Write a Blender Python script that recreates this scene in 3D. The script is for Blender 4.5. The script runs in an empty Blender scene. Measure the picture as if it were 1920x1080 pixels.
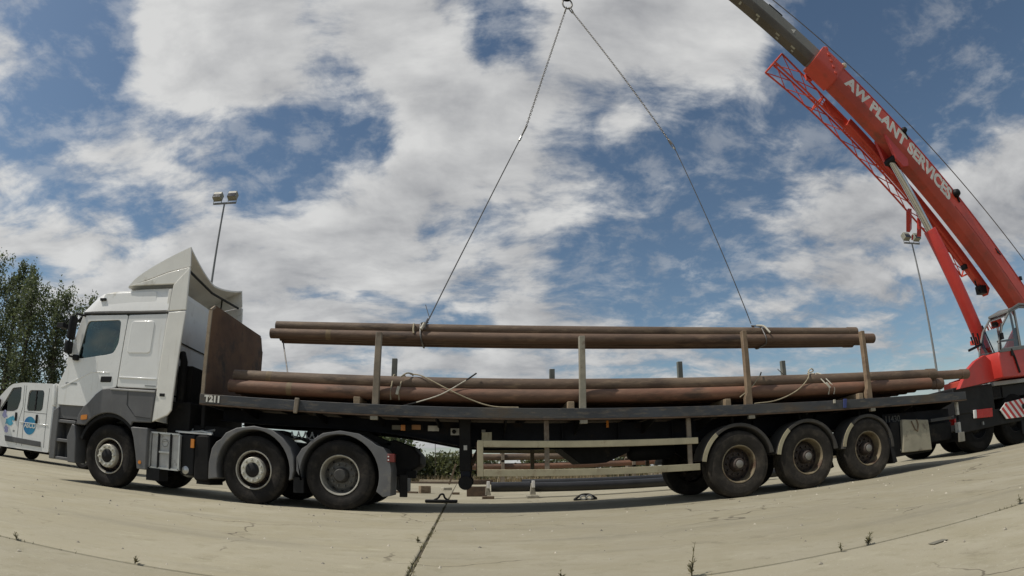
import bpy, bmesh, math, random
from mathutils import Vector, Matrix, geometry
from math import sin, cos, pi, radians, sqrt
random.seed(7)
scene = bpy.context.scene
COL = scene.collection

# ------------------------------------------------------------------ camera (wide action-camera fisheye, low tripod)
cam = bpy.data.cameras.new('camera'); camo = bpy.data.objects.new('camera', cam); COL.objects.link(camo)
scene.camera = camo
cam.type = 'PANO'; cam.panorama_type = 'FISHEYE_LENS_POLYNOMIAL'
cam.sensor_width = 36; cam.sensor_height = 20.25; cam.sensor_fit = 'HORIZONTAL'
cam.fisheye_fov = pi
cam.fisheye_polynomial_k0 = 0.0
cam.fisheye_polynomial_k1 = -4.87854348e-02
cam.fisheye_polynomial_k2 = -1.00122593e-04
cam.fisheye_polynomial_k3 = 2.83688479e-07
cam.fisheye_polynomial_k4 = 2.20485121e-07
cam.shift_x = 0.01354; cam.shift_y = 0.03449
cam.clip_start = 0.05; cam.clip_end = 6000
YAW, PITCH, ROLL, CAMH = 0.0368977, 0.2867691, -0.0126041, 0.582186
_f = Vector((sin(YAW)*cos(PITCH), cos(YAW)*cos(PITCH), sin(PITCH)))
_r = Vector((cos(YAW), -sin(YAW), 0)); _u = _r.cross(_f)
_r2 = cos(ROLL)*_r + sin(ROLL)*_u; _u2 = -sin(ROLL)*_r + cos(ROLL)*_u
camo.matrix_world = Matrix(((_r2.x, _u2.x, -_f.x, 0), (_r2.y, _u2.y, -_f.y, 0), (_r2.z, _u2.z, -_f.z, CAMH), (0, 0, 0, 1)))

# ------------------------------------------------------------------ sun, sky, exposure
SUN_EL, SUN_SIDE = radians(57), radians(14)          # sun stands to the left, a little on the camera's side
to_sun = Vector((-cos(SUN_EL)*cos(SUN_SIDE), -cos(SUN_EL)*sin(SUN_SIDE), sin(SUN_EL)))
sun = bpy.data.lights.new('sun', 'SUN'); sun.energy = 3.3; sun.angle = radians(0.53); sun.color = (1.0, 0.94, 0.84)
suno = bpy.data.objects.new('sun', sun); COL.objects.link(suno)
suno.rotation_euler = to_sun.to_track_quat('Z', 'Y').to_euler()
suno.location = (-30, -10, 40)
scene.view_settings.view_transform = 'Standard'; scene.view_settings.look = 'None'
scene.view_settings.exposure = 0.0; scene.view_settings.gamma = 1.0
scene.view_settings.use_curve_mapping = False
try:
    scene.cycles.use_denoising = True
    scene.cycles.max_bounces = 8
    scene.cycles.transparent_max_bounces = 16
except Exception: pass

world = bpy.data.worlds.new('World'); scene.world = world; world.use_nodes = True
NT = world.node_tree; NT.nodes.clear()
def wn(t, **k):
    n = NT.nodes.new(t)
    for a, b in k.items(): setattr(n, a, b)
    return n
def wl(a, b): NT.links.new(a, b)
def wmath(op, a, b=None, c=None, clamp=False):
    n = wn('ShaderNodeMath', operation=op); n.use_clamp = clamp
    for i, v in enumerate((a, b, c)):
        if v is None: continue
        if isinstance(v, (int, float)): n.inputs[i].default_value = v
        else: wl(v, n.inputs[i])
    return n.outputs[0]
sky = wn('ShaderNodeTexSky', sky_type='NISHITA'); sky.sun_disc = False
sky.sun_elevation = SUN_EL; sky.sun_rotation = math.atan2(to_sun.x, to_sun.y)
sky.altitude = 0; sky.air_density = 1.0; sky.dust_density = 0.6; sky.ozone_density = 1.1
tc = wn('ShaderNodeTexCoord'); DIR = tc.outputs['Generated']
sep = wn('ShaderNodeSeparateXYZ'); wl(DIR, sep.inputs[0])
zc = wmath('MAXIMUM', sep.outputs[2], 0.015)
den = wmath('ADD', zc, 0.28)
px = wmath('DIVIDE', sep.outputs[0], den); py = wmath('DIVIDE', sep.outputs[1], den)
P = wn('ShaderNodeCombineXYZ'); wl(px, P.inputs[0]); wl(py, P.inputs[1])
# a little domain warp so that cloud edges curl
warp = wn('ShaderNodeTexNoise'); warp.inputs['Scale'].default_value = 1.7; warp.inputs['Detail'].default_value = 3
wl(P.outputs[0], warp.inputs['Vector'])
ws = wn('ShaderNodeVectorMath', operation='MULTIPLY_ADD'); ws.inputs[1].default_value = (0.24, 0.24, 0); ws.inputs[2].default_value = (-0.12, -0.12, 0)
wl(warp.outputs['Color'], ws.inputs[0])
PW = wn('ShaderNodeVectorMath', operation='ADD'); wl(P.outputs[0], PW.inputs[0]); wl(ws.outputs[0], PW.inputs[1])
def fbm(vec, scale, detail, rough, off=(0, 0, 0), stretch=(1, 1, 1)):
    m = wn('ShaderNodeMapping'); m.inputs['Location'].default_value = off; m.inputs['Scale'].default_value = stretch
    wl(vec, m.inputs[0])
    n = wn('ShaderNodeTexNoise'); n.inputs['Scale'].default_value = scale; n.inputs['Detail'].default_value = detail
    n.inputs['Roughness'].default_value = rough; wl(m.outputs[0], n.inputs['Vector'])
    return n.outputs['Fac']
SO = (to_sun.x*0.22, to_sun.y*0.22, 0)
n1 = fbm(PW.outputs[0], 3.6, 10, 0.60, stretch=(0.8, 1.25, 1))
n1s = fbm(PW.outputs[0], 3.6, 5, 0.55, off=SO, stretch=(0.8, 1.25, 1))
n2 = fbm(PW.outputs[0], 11.0, 8, 0.62, off=(3.1, 7.7, 0))
SKY_AZ = (-60.0, 62.0)
SKY_EL0, SKY_ELS = 2, 5
SKY_ROWS = [
  [0.55,0.55,0.55,0.61,0.62,0.62,0.63,0.64,0.64,0.65,0.65,0.65,0.65,0.65,0.65,0.65,0.65,0.65,0.65,0.65,0.64,0.64,0.64,0.63,0.62,0.62,0.61,0.6,0.59,0.55,0.55],
  [0.55,0.55,0.55,0.5,0.55,0.64,0.68,0.69,0.69,0.68,0.66,0.64,0.61,0.61,0.61,0.61,0.62,0.62,0.62,0.64,0.64,0.65,0.63,0.57,0.52,0.51,0.5,0.51,0.52,0.55,0.55],
  [0.55,0.55,0.46,0.48,0.58,0.67,0.73,0.77,0.82,0.84,0.82,0.78,0.65,0.7,0.75,0.71,0.8,0.73,0.67,0.64,0.56,0.54,0.52,0.48,0.55,0.63,0.5,0.44,0.5,0.54,0.55],
  [0.55,0.55,0.84,0.75,0.75,0.82,0.77,0.86,0.91,0.92,0.89,0.82,0.7,0.71,0.62,0.54,0.69,0.61,0.52,0.46,0.44,0.48,0.52,0.62,0.72,0.81,0.77,0.81,0.82,0.82,0.55],
  [0.55,0.55,0.65,0.58,0.57,0.55,0.4,0.73,0.87,0.82,0.86,0.95,0.91,0.82,0.66,0.62,0.68,0.5,0.38,0.36,0.36,0.37,0.47,0.55,0.72,0.82,0.85,0.77,0.7,0.81,0.75],
  [0.55,0.33,0.48,0.49,0.71,0.76,0.66,0.67,0.62,0.3,0.42,0.67,0.83,0.92,0.84,0.78,0.8,0.68,0.53,0.46,0.47,0.4,0.46,0.44,0.5,0.47,0.32,0.28,0.38,0.4,0.42],
  [0.59,0.73,0.47,0.26,0.35,0.56,0.55,0.52,0.47,0.36,0.58,0.39,0.48,0.88,0.95,0.94,0.81,0.59,0.51,0.56,0.37,0.37,0.41,0.44,0.38,0.19,0.12,0.18,0.37,0.43,0.22],
  [0.45,0.35,0.1,0.17,0.53,0.9,1,0.83,0.79,0.74,0.53,0.46,0.63,0.84,0.94,0.91,0.94,0.81,0.67,0.76,0.67,0.67,0.69,0.59,0.22,0.13,0.05,0.01,0.37,0.33,0.14],
  [0.55,0.55,0.55,0.35,0.76,0.93,0.98,0.95,0.93,0.78,0.77,0.93,0.94,0.92,0.79,0.39,0.54,0.78,1,1,0.98,0.98,0.99,0.9,0.68,0.37,0.13,0.03,0.55,0.55,0.55],
  [0.55,0.55,0.55,0.55,0.55,0.55,0.55,0.95,0.87,0.57,0.68,0.85,0.85,0.85,0.75,0.45,0.43,0.59,0.97,1,1,1,1,0.96,0.55,0.55,0.55,0.55,0.55,0.55,0.55],
  [0.55,0.55,0.55,0.55,0.55,0.55,0.55,0.55,0.55,0.55,0.55,0.55,0.55,0.55,0.55,0.55,0.55,0.55,0.55,0.55,0.55,0.55,0.55,0.55,0.55,0.55,0.55,0.55,0.55,0.55,0.55],
  [0.55,0.55,0.55,0.55,0.55,0.55,0.55,0.55,0.55,0.55,0.55,0.55,0.55,0.55,0.55,0.55,0.55,0.55,0.55,0.55,0.55,0.55,0.55,0.55,0.55,0.55,0.55,0.55,0.55,0.55,0.55],
]

# where this sky's cloud banks and clear gaps lie: cover by compass bearing and height above the horizon
az = wmath('ARCTAN2', sep.outputs[0], sep.outputs[1]); el = wmath('ARCSINE', sep.outputs[2])
azf = wmath('MULTIPLY_ADD', az, 1/radians(SKY_AZ[1]-SKY_AZ[0]), -SKY_AZ[0]/(SKY_AZ[1]-SKY_AZ[0]), clamp=True)
eld = wmath('MULTIPLY', el, 180/pi); eld = wmath('MAXIMUM', eld, SKY_EL0); eld = wmath('MINIMUM', eld, SKY_EL0+SKY_ELS*(len(SKY_ROWS)-1))
acc = None
for i, row in enumerate(SKY_ROWS):
    cr = wn('ShaderNodeValToRGB'); wl(azf, cr.inputs[0]); cr.color_ramp.interpolation = 'LINEAR'; els = cr.color_ramp.elements
    els[0].position = 0; els[1].position = 1
    for k in range(1, len(row)-1): els.new(k/(len(row)-1))
    for k, v in enumerate(row): els[k].color = (v, v, v, 1)
    wgt = wmath('MAXIMUM', wmath('MULTIPLY_ADD', wmath('ABSOLUTE', wmath('SUBTRACT', eld, SKY_EL0+SKY_ELS*i)), -1/SKY_ELS, 1), 0)
    acc = wmath('MULTIPLY', cr.outputs[0], wgt) if acc is None else wmath('MULTIPLY_ADD', cr.outputs[0], wgt, acc)
behind = wmath('LESS_THAN', sep.outputs[1], 0.0)                       # the rest of the sky: even broken cloud
cover = wmath('ADD', wmath('MULTIPLY', acc, wmath('SUBTRACT', 1, behind)), wmath('MULTIPLY', behind, 0.55))
base = wmath('ADD', wmath('MULTIPLY', n1, 1.0), wmath('MULTIPLY', n2, 0.27))      # about 0.62 on average
cov = wmath('MULTIPLY_ADD', wmath('SUBTRACT', cover, 0.5), 0.74, base)
def ramp(v, a, b):
    n = wn('ShaderNodeMapRange', interpolation_type='SMOOTHSTEP'); wl(v, n.inputs[0])
    n.inputs[1].default_value = a; n.inputs[2].default_value = b
    return n.outputs[0]
dens = ramp(cov, 0.592, 0.83)
veil = wmath('MULTIPLY', ramp(wmath('ADD', n2, wmath('MULTIPLY', cov, 0.5)), 0.70, 0.98), 0.36)     # thin wisps in the gaps
dens = wmath('MAXIMUM', dens, veil)
thick = ramp(cov, 0.74, 1.1)
lit = wmath('MULTIPLY_ADD', wmath('SUBTRACT', n1s, n1), -1.7, 0.74)                 # side of a billow towards the sun
lit = wmath('SUBTRACT', lit, wmath('MULTIPLY', thick, 0.10))
lit = wmath('ADD', lit, wmath('MULTIPLY', wmath('SUBTRACT', n2, 0.5), 0.5))
sd = wn('ShaderNodeVectorMath', operation='DOT_PRODUCT'); wl(DIR, sd.inputs[0]); sd.inputs[1].default_value = tuple(to_sun)
lit = wmath('ADD', lit, wmath('MULTIPLY_ADD', sd.outputs['Value'], 0.42, -0.20), clamp=True)   # clouds near the sun are brighter
ccol = wn('ShaderNodeMix', data_type='RGBA'); wl(lit, ccol.inputs[0])
ccol.inputs[6].default_value = (0.25, 0.258, 0.28, 1); ccol.inputs[7].default_value = (0.69, 0.69, 0.68, 1)
bg_sky = wn('ShaderNodeBackground'); bg_sky.inputs[1].default_value = 0.076
gn = wn('ShaderNodeMix', data_type='RGBA', blend_type='MULTIPLY'); gn.inputs[0].default_value = 1.0
wl(sky.outputs[0], gn.inputs[6]); gn.inputs[7].default_value = (0.97, 1.03, 1.0, 1); wl(gn.outputs[2], bg_sky.inputs[0])
bg_cl = wn('ShaderNodeBackground'); wl(ccol.outputs[2], bg_cl.inputs[0]); bg_cl.inputs[1].default_value = 1.0
mx = wn('ShaderNodeMixShader'); wl(wmath('MULTIPLY', dens, 0.96), mx.inputs[0]); wl(bg_sky.outputs[0], mx.inputs[1]); wl(bg_cl.outputs[0], mx.inputs[2])
out = wn('ShaderNodeOutputWorld'); wl(mx.outputs[0], out.inputs[0])
try:
    world.cycles.sampling_method = 'MANUAL'; world.cycles.sample_map_resolution = 512
except Exception: pass

# ------------------------------------------------------------------ mesh helpers
class MB:
    def __init__(s): s.v = []; s.f = []; s.p = []
    def add(s, vs, fs):
        o = len(s.v); s.p.append((o, len(s.f))); s.v += [tuple(v) for v in vs]; s.f += [tuple(i+o for i in f) for f in fs]; return s
    def bx(s, x0, x1, y0, y1, z0, z1):
        return s.add([(x0,y0,z0),(x1,y0,z0),(x1,y1,z0),(x0,y1,z0),(x0,y0,z1),(x1,y0,z1),(x1,y1,z1),(x0,y1,z1)],
                     [(0,3,2,1),(4,5,6,7),(0,1,5,4),(1,2,6,5),(2,3,7,6),(3,0,4,7)])
    def box(s, c, size, R=None):
        hx, hy, hz = (q/2 for q in size); c = Vector(c)
        vs = [Vector(q) for q in [(-hx,-hy,-hz),(hx,-hy,-hz),(hx,hy,-hz),(-hx,hy,-hz),(-hx,-hy,hz),(hx,-hy,hz),(hx,hy,hz),(-hx,hy,hz)]]
        if R is not None: vs = [R @ q for q in vs]
        return s.add([c+q for q in vs], [(0,3,2,1),(4,5,6,7),(0,1,5,4),(1,2,6,5),(2,3,7,6),(3,0,4,7)])
    def prism(s, poly, a, b, axis='Y', shear=None):
        """polygon in XZ (axis Y), YZ (axis X) or XY (axis Z), extruded from a to b"""
        n = len(poly)
        def mk(p, t):
            if axis == 'Y': return (p[0], t + (shear(p) if shear else 0), p[1])
            if axis == 'X': return (t, p[0], p[1])
            return (p[0], p[1], t)
        vs = [mk(p, a) for p in poly] + [mk(p, b) for p in poly]
        fs = [tuple(range(n)), tuple(range(2*n-1, n-1, -1))] + [(i, (i+1) % n, n+(i+1) % n, n+i) for i in range(n)]
        return s.add(vs, fs)
    def frame(s, outer, hole, a, b):
        """plate in XZ with one hole, from Y=a to Y=b"""
        lo = [Vector((p[0], p[1], 0)) for p in outer]; lh = [Vector((p[0], p[1], 0)) for p in hole]
        tri = geometry.tessellate_polygon([lo, lh]); al = lo+lh; n = len(al); no = len(lo)
        vs = [(p.x, a, p.y) for p in al] + [(p.x, b, p.y) for p in al]
        fs = [tuple(t) for t in tri] + [tuple(i+n for i in reversed(t)) for t in tri]
        fs += [(i, (i+1) % no, n+(i+1) % no, n+i) for i in range(no)]
        k = len(lh); fs += [(no+i, no+(i+1) % k, n+no+(i+1) % k, n+no+i) for i in range(k)]
        return s.add(vs, fs)
    def bar(s, p0, p1, w, h, up=(0,0,1), taper=1.0):
        p0 = Vector(p0); p1 = Vector(p1); d = (p1-p0).normalized(); u = Vector(up)
        if abs(d.dot(u)) > .98: u = Vector((0,1,0))
        r = d.cross(u).normalized(); u = r.cross(d)
        vs = []
        for p, k in ((p0, 1), (p1, taper)):
            for a, b in ((-1,-1),(1,-1),(1,1),(-1,1)): vs.append(p + r*a*w/2*k + u*b*h/2*k)
        return s.add(vs, [(0,1,2,3),(7,6,5,4),(0,4,5,1),(1,5,6,2),(2,6,7,3),(3,7,4,0)])
    def tube(s, pts, r, n=8, caps=True, closed=False):
        pts = [Vector(p) for p in pts]; m = len(pts); rs = r if isinstance(r, (list, tuple)) else [r]*m
        ref = None; vs = []
        for i, p in enumerate(pts):
            a = pts[i-1] if (i > 0 or closed) else p; b = pts[(i+1) % m] if (i < m-1 or closed) else p
            d = (b-a).normalized()
            if ref is None:
                ref = Vector((0,0,1)) if abs(d.z) < .9 else Vector((1,0,0))
            x = (ref - d*ref.dot(d))
            if x.length < 1e-6: x = d.orthogonal()
            x.normalize(); y = d.cross(x); ref = x
            for k in range(n): vs.append(p + (x*cos(2*pi*k/n) + y*sin(2*pi*k/n))*rs[i])
        fs = []
        for i in range(m if closed else m-1):
            j = (i+1) % m
            for k in range(n): fs.append((i*n+k, i*n+(k+1) % n, j*n+(k+1) % n, j*n+k))
        if caps and not closed: fs += [tuple(range(n-1, -1, -1)), tuple(range((m-1)*n, m*n))]
        return s.add(vs, fs)
    def lathe(s, prof, c, axis='Y', n=32, closed=False, flip=False):
        """prof: (radius, offset along axis)"""
        c = Vector(c); vs = []; m = len(prof)
        for r, t in prof:
            if flip: t = -t
            for k in range(n):
                a = 2*pi*k/n
                q = {'Y': (r*cos(a), t, r*sin(a)), 'X': (t, r*cos(a), r*sin(a)), 'Z': (r*cos(a), r*sin(a), t)}[axis]
                vs.append(c + Vector(q))
        fs = []
        for i in range(m if closed else m-1):
            j = (i+1) % m
            for k in range(n): fs.append((i*n+k, i*n+(k+1) % n, j*n+(k+1) % n, j*n+k))
        return s.add(vs, fs)
    def loft(s, rings, caps=True, closed_ring=True):
        n = len(rings[0]); o = []
        for r in rings: o += [tuple(p) for p in r]
        fs = []
        for i in range(len(rings)-1):
            for k in range(n if closed_ring else n-1): fs.append((i*n+k, i*n+(k+1) % n, (i+1)*n+(k+1) % n, (i+1)*n+k))
        if caps: fs += [tuple(range(n-1, -1, -1)), tuple(range((len(rings)-1)*n, len(rings)*n))]
        return s.add(o, fs)
    def quad(s, a, b, c, d): return s.add([a, b, c, d], [(0,1,2,3)])

def rnd(poly, r=0.05, n=4):
    """round the corners of a 2D polygon"""
    out = []; m = len(poly)
    for i in range(m):
        p = Vector(poly[i]); a = Vector(poly[i-1])-p; b = Vector(poly[(i+1) % m])-p
        k = min(r, a.length*.45, b.length*.45); p0 = p+a.normalized()*k; p1 = p+b.normalized()*k
        for j in range(n+1):
            t = j/n; q = p0*(1-t)**2 + p*2*t*(1-t) + p1*t*t; out.append((q.x, q.y))
    return out

def clusters(mb):
    """pieces of a builder that stand apart become objects of their own"""
    n = len(mb.p)
    if n < 2 or n > 120: return [mb]
    ends = mb.p[1:]+[(len(mb.v), len(mb.f))]; bb = []
    for (a, fa), (b, fb) in zip(mb.p, ends):
        vs = mb.v[a:b]; bb.append([min(v[k] for v in vs)-.0015 for k in range(3)]+[max(v[k] for v in vs)+.0015 for k in range(3)])
    par = list(range(n))
    def find(i):
        while par[i] != i: i = par[i]
        return i
    for i in range(n):
        for j in range(i):
            if all(bb[i][k] <= bb[j][k+3] and bb[j][k] <= bb[i][k+3] for k in range(3)): par[find(i)] = find(j)
    groups = {}
    for i in range(n): groups.setdefault(find(i), []).append(i)
    if len(groups) == 1: return [mb]
    out = []
    for g in groups.values():
        m = MB()
        for i in g:
            a, fa = mb.p[i]; b, fb = ends[i]; m.add(mb.v[a:b], [tuple(q-a for q in f) for f in mb.f[fa:fb]])
        out.append(m)
    return out
def obj(name, mb, mat, parent=None, bevel=0, smooth=38, seg=2, recalc=True, label=None, kind=None):
    if parent is not None and kind != 'stuff' and recalc:
        cs = clusters(mb)
        if len(cs) > 1: return [obj(name, c, mat, parent, bevel, smooth, seg, True, label, 'piece') for c in cs][0]
    if kind == 'piece': kind = None
    org = Vector(parent['_org']) if parent is not None and '_org' in parent else Vector((0,0,0))
    me = bpy.data.meshes.new(name); me.from_pydata([tuple(Vector(v)-org) for v in mb.v], [], mb.f); me.update()
    if recalc:
        bm = bmesh.new(); bm.from_mesh(me); bmesh.ops.recalc_face_normals(bm, faces=bm.faces); bm.to_mesh(me); bm.free()
    if mat: me.materials.append(mat)
    if smooth:
        me.polygons.foreach_set('use_smooth', [True]*len(me.polygons)); me.set_sharp_from_angle(angle=radians(smooth))
    o = bpy.data.objects.new(name, me); COL.objects.link(o)
    if parent is not None: o.parent = parent
    o['_org'] = tuple(org)
    if bevel:
        b = o.modifiers.new('bevel', 'BEVEL'); b.width = bevel; b.segments = seg; b.limit_method = 'ANGLE'; b.angle_limit = radians(35)
        b.harden_normals = False
    if label: o['label'] = label
    if kind: o['kind'] = kind
    return o
def thing(name, label, cat, loc=(0,0,0), group=None):
    o = bpy.data.objects.new(name, None); COL.objects.link(o); o.location = loc; o.empty_display_size = .2
    o['label'] = label; o['category'] = cat; o['_org'] = tuple(loc)
    if group: o['group'] = group
    return o
def tag(o, label, cat, group=None, kind=None):
    o['label'] = label; o['category'] = cat
    if group: o['group'] = group
    if kind: o['kind'] = kind
    return o
def copy_tree(o, loc=None, parent=None, flip=False):
    c = o.copy(); COL.objects.link(c); c.parent = parent
    if loc is not None: c.location = loc
    for ch in list(o.children): copy_tree(ch, None, c)
    return c
def text_mesh(name, txt, mat, parent, M, size, sx=1.0, extrude=0.004, bold=0.0, shear=0.0, align='LEFT'):
    cu = bpy.data.curves.new(name, 'FONT'); cu.body = txt; cu.size = size; cu.extrude = extrude; cu.offset = bold; cu.shear = shear
    cu.align_x = align; cu.resolution_u = 4
    t = bpy.data.objects.new(name, cu); COL.objects.link(t)
    dg = bpy.context.evaluated_depsgraph_get(); me = bpy.data.meshes.new_from_object(t.evaluated_get(dg))
    bpy.data.objects.remove(t); bpy.data.curves.remove(cu)
    org = Vector(parent['_org']) if '_org' in parent else Vector()
    me.transform(Matrix.Diagonal((sx, 1, 1, 1))); me.transform(M); me.transform(Matrix.Translation(-org))
    me.materials.clear(); me.materials.append(mat); me.name = name
    o = bpy.data.objects.new(name, me); COL.objects.link(o); o.parent = parent; o['_org'] = tuple(org)
    return o

# ------------------------------------------------------------------ materials
def lin(c): return tuple(((x/255)/12.92 if x/255 <= .04045 else ((x/255+.055)/1.055)**2.4) for x in c)
MATS = {}
def mat(name, col, rough=.6, metal=0.0, var=.18, scale=2.5, col2=None, patch=None, pscale=1.2, pamt=.5, bump=.15, bscale=60,
        stretch=(1,1,1), spec=.5, coat=0.0, island=0.0, patch2=None, p2map=(1,1,1), p2scale=6, p2amt=.5, p2lo=.56, p2hi=.72):
    """procedural paint / metal / stone: base colour, tonal noise, patches of a second colour (dirt, rust), fine relief"""
    if name in MATS: return MATS[name]
    m = bpy.data.materials.new(name); m.use_nodes = True; nt = m.node_tree; b = nt.nodes['Principled BSDF']; L = nt.links.new
    tcn = nt.nodes.new('ShaderNodeTexCoord'); mp = nt.nodes.new('ShaderNodeMapping'); mp.inputs['Scale'].default_value = stretch
    L(tcn.outputs['Object'], mp.inputs[0])
    def noise(s, d=5, r=.6):
        n = nt.nodes.new('ShaderNodeTexNoise'); n.inputs['Scale'].default_value = s; n.inputs['Detail'].default_value = d
        n.inputs['Roughness'].default_value = r; L(mp.outputs[0], n.inputs['Vector']); return n.outputs['Fac']
    def mixc(fac, a, c, mode='MIX'):
        n = nt.nodes.new('ShaderNodeMix'); n.data_type = 'RGBA'; n.blend_type = mode
        for sck, v in ((0, fac), (6, a), (7, c)):
            if isinstance(v, (int, float)): n.inputs[sck].default_value = v
            elif isinstance(v, tuple): n.inputs[sck].default_value = (*v[:3], 1)
            else: L(v, n.inputs[sck])
        return n.outputs[2]
    def rmp(v, a, c):
        n = nt.nodes.new('ShaderNodeMapRange'); n.interpolation_type = 'SMOOTHSTEP'; L(v, n.inputs[0]); n.inputs[1].default_value = a; n.inputs[2].default_value = c
        return n.outputs[0]
    dark = tuple(x*(1-var) for x in col); light = tuple(min(1, x*(1+var)) for x in col)
    c = mixc(rmp(noise(scale), .3, .7), dark, light)
    if col2: c = mixc(rmp(noise(scale*.45, 6, .65), .42, .62), c, tuple(col2))
    if patch:
        f = rmp(noise(pscale, 8, .68), .64-.22*pamt, .74-.1*pamt); c = mixc(f, c, tuple(patch))
    if patch2:
        mp2 = nt.nodes.new('ShaderNodeMapping'); mp2.inputs['Scale'].default_value = p2map; L(tcn.outputs['Object'], mp2.inputs[0])
        n = nt.nodes.new('ShaderNodeTexNoise'); n.inputs['Scale'].default_value = p2scale; n.inputs['Detail'].default_value = 8; n.inputs['Roughness'].default_value = .66; L(mp2.outputs[0], n.inputs['Vector'])
        mm_ = nt.nodes.new('ShaderNodeMath'); mm_.operation = 'MULTIPLY'; L(rmp(n.outputs['Fac'], p2lo, p2hi), mm_.inputs[0]); mm_.inputs[1].default_value = p2amt
        c = mixc(mm_.outputs[0], c, tuple(patch2))
    if island:
        g = nt.nodes.new('ShaderNodeNewGeometry'); n = nt.nodes.new('ShaderNodeMapRange'); L(g.outputs['Random Per Island'], n.inputs[0])
        n.inputs[3].default_value = 1-island; n.inputs[4].default_value = 1+island
        hsv = nt.nodes.new('ShaderNodeHueSaturation'); L(n.outputs[0], hsv.inputs['Value']); L(c, hsv.inputs['Color']); c = hsv.outputs[0]
    L(c, b.inputs['Base Color'])
    rr = nt.nodes.new('ShaderNodeMapRange'); L(noise(scale*2.2), rr.inputs[0]); rr.inputs[3].default_value = max(.02, rough-.1); rr.inputs[4].default_value = min(1, rough+.1)
    L(rr.outputs[0], b.inputs['Roughness'])
    b.inputs['Metallic'].default_value = metal; b.inputs['Specular IOR Level'].default_value = spec
    if coat: b.inputs['Coat Weight'].default_value = coat; b.inputs['Coat Roughness'].default_value = .08
    if bump:
        bp = nt.nodes.new('ShaderNodeBump'); bp.inputs['Strength'].default_value = bump; bp.inputs['Distance'].default_value = .01
        L(noise(bscale, 6, .65), bp.inputs['Height']); L(bp.outputs[0], b.inputs['Normal'])
    MATS[name] = m
    return m
def glass(name, col=(.55,.66,.62), alpha=.55, rough=.03):
    m = bpy.data.materials.new(name); m.use_nodes = True; nt = m.node_tree; nt.nodes.clear(); L = nt.links.new
    o = nt.nodes.new('ShaderNodeOutputMaterial'); t = nt.nodes.new('ShaderNodeBsdfTransparent'); t.inputs[0].default_value = (*col, 1)
    g = nt.nodes.new('ShaderNodeBsdfGlossy'); g.inputs['Roughness'].default_value = rough; g.inputs[0].default_value = (.9,.93,.95,1)
    fr = nt.nodes.new('ShaderNodeFresnel'); fr.inputs[0].default_value = 1.5
    ad = nt.nodes.new('ShaderNodeMath'); ad.operation = 'ADD'; L(fr.outputs[0], ad.inputs[0]); ad.inputs[1].default_value = .03
    mxs = nt.nodes.new('ShaderNodeMixShader'); L(ad.outputs[0], mxs.inputs[0]); L(t.outputs[0], mxs.inputs[1]); L(g.outputs[0], mxs.inputs[2]); L(mxs.outputs[0], o.inputs[0])
    return m

WHITE = mat('white_paint', (.80,.80,.785), .30, var=.04, scale=1.6, patch=(.52,.49,.42), pscale=1.3, pamt=.10, bump=.03, coat=.3, patch2=(.46,.42,.34), p2map=(5,5,.35), p2scale=3.2, p2amt=.28)
WHITE2 = mat('fairing_white_paint', (.78,.765,.715), .36, var=.05, scale=2, patch=(.50,.47,.40), pscale=1.1, pamt=.2, bump=.03, coat=.2, patch2=(.44,.40,.32), p2map=(5,5,.35), p2scale=3, p2amt=.35)
VANW = mat('van_white_paint', (.78,.78,.765), .3, var=.04, scale=1.5, bump=.02, coat=.3, patch2=(.45,.42,.35), p2map=(4,4,.5), p2scale=3, p2amt=.3)
GREY = mat('grey_plastic', (.115,.115,.118), .55, var=.10, scale=3, patch=(.20,.19,.17), pscale=2.5, pamt=.2, bump=.08, patch2=(.21,.195,.165), p2map=(4,4,.6), p2scale=4, p2amt=.45)
GREY2 = mat('fender_plastic', (.125,.125,.128), .6, var=.12, scale=3, patch=(.20,.185,.16), pscale=2.0, pamt=.3, bump=.1, patch2=(.20,.18,.145), p2map=(3,3,1), p2scale=6, p2amt=.5)
BLACK = mat('black_plastic', (.011,.011,.012), .6, var=.25, scale=4, bump=.1, spec=.25)
CHASSIS = mat('chassis_black', (.011,.0105,.0105), .7, var=.3, scale=4, patch=(.035,.028,.021), pscale=2.2, pamt=.3, bump=.2, spec=.2)
SEAM = mat('seam_dark', (.02,.02,.02), .8, bump=0)
TYRE = mat('tyre_rubber', (.017,.0155,.0145), .85, var=.2, scale=5, patch=(.042,.036,.029), pscale=2.4, pamt=.3, bump=.3, bscale=40, spec=.2, patch2=(.055,.047,.038), p2scale=5, p2amt=.6, p2lo=.48)
TYRE_D = mat('dusty_tyre_rubber', (.033,.029,.025), .88, var=.2, scale=5, patch=(.066,.056,.044), pscale=2.0, pamt=.5, bump=.3, bscale=40, spec=.2, patch2=(.09,.077,.06), p2scale=5, p2amt=.6, p2lo=.48)
STEEL = mat('wheel_steel', (.42,.40,.35), .42, metal=.35, var=.18, scale=8, patch=(.20,.155,.10), pscale=6, pamt=.35, bump=.15)
STEELP = mat('pale_wheel_paint', (.56,.545,.48), .5, metal=.1, var=.15, scale=9, patch=(.24,.20,.14), pscale=7, pamt=.3, bump=.15)
RIM_C = mat('cream_rusty_rim', (.19,.155,.098), .65, var=.25, scale=7, patch=(.085,.05,.032), pscale=5, pamt=.8, bump=.3)
RIM_D = mat('dark_rusty_hub', (.045,.032,.026), .7, var=.3, scale=9, patch=(.16,.12,.08), pscale=11, pamt=.35, bump=.35)
ALU = mat('aluminium', (.55,.55,.54), .38, metal=.75, var=.12, scale=5, patch=(.3,.29,.27), pscale=4, pamt=.3, bump=.12)
GALV = mat('galvanised_steel', (.36,.37,.37), .5, metal=.45, var=.14, scale=6, bump=.15)
LAMPS = mat('lamp_post_steel', (.20,.205,.205), .55, metal=.3, var=.12, scale=2, bump=.1)
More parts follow.
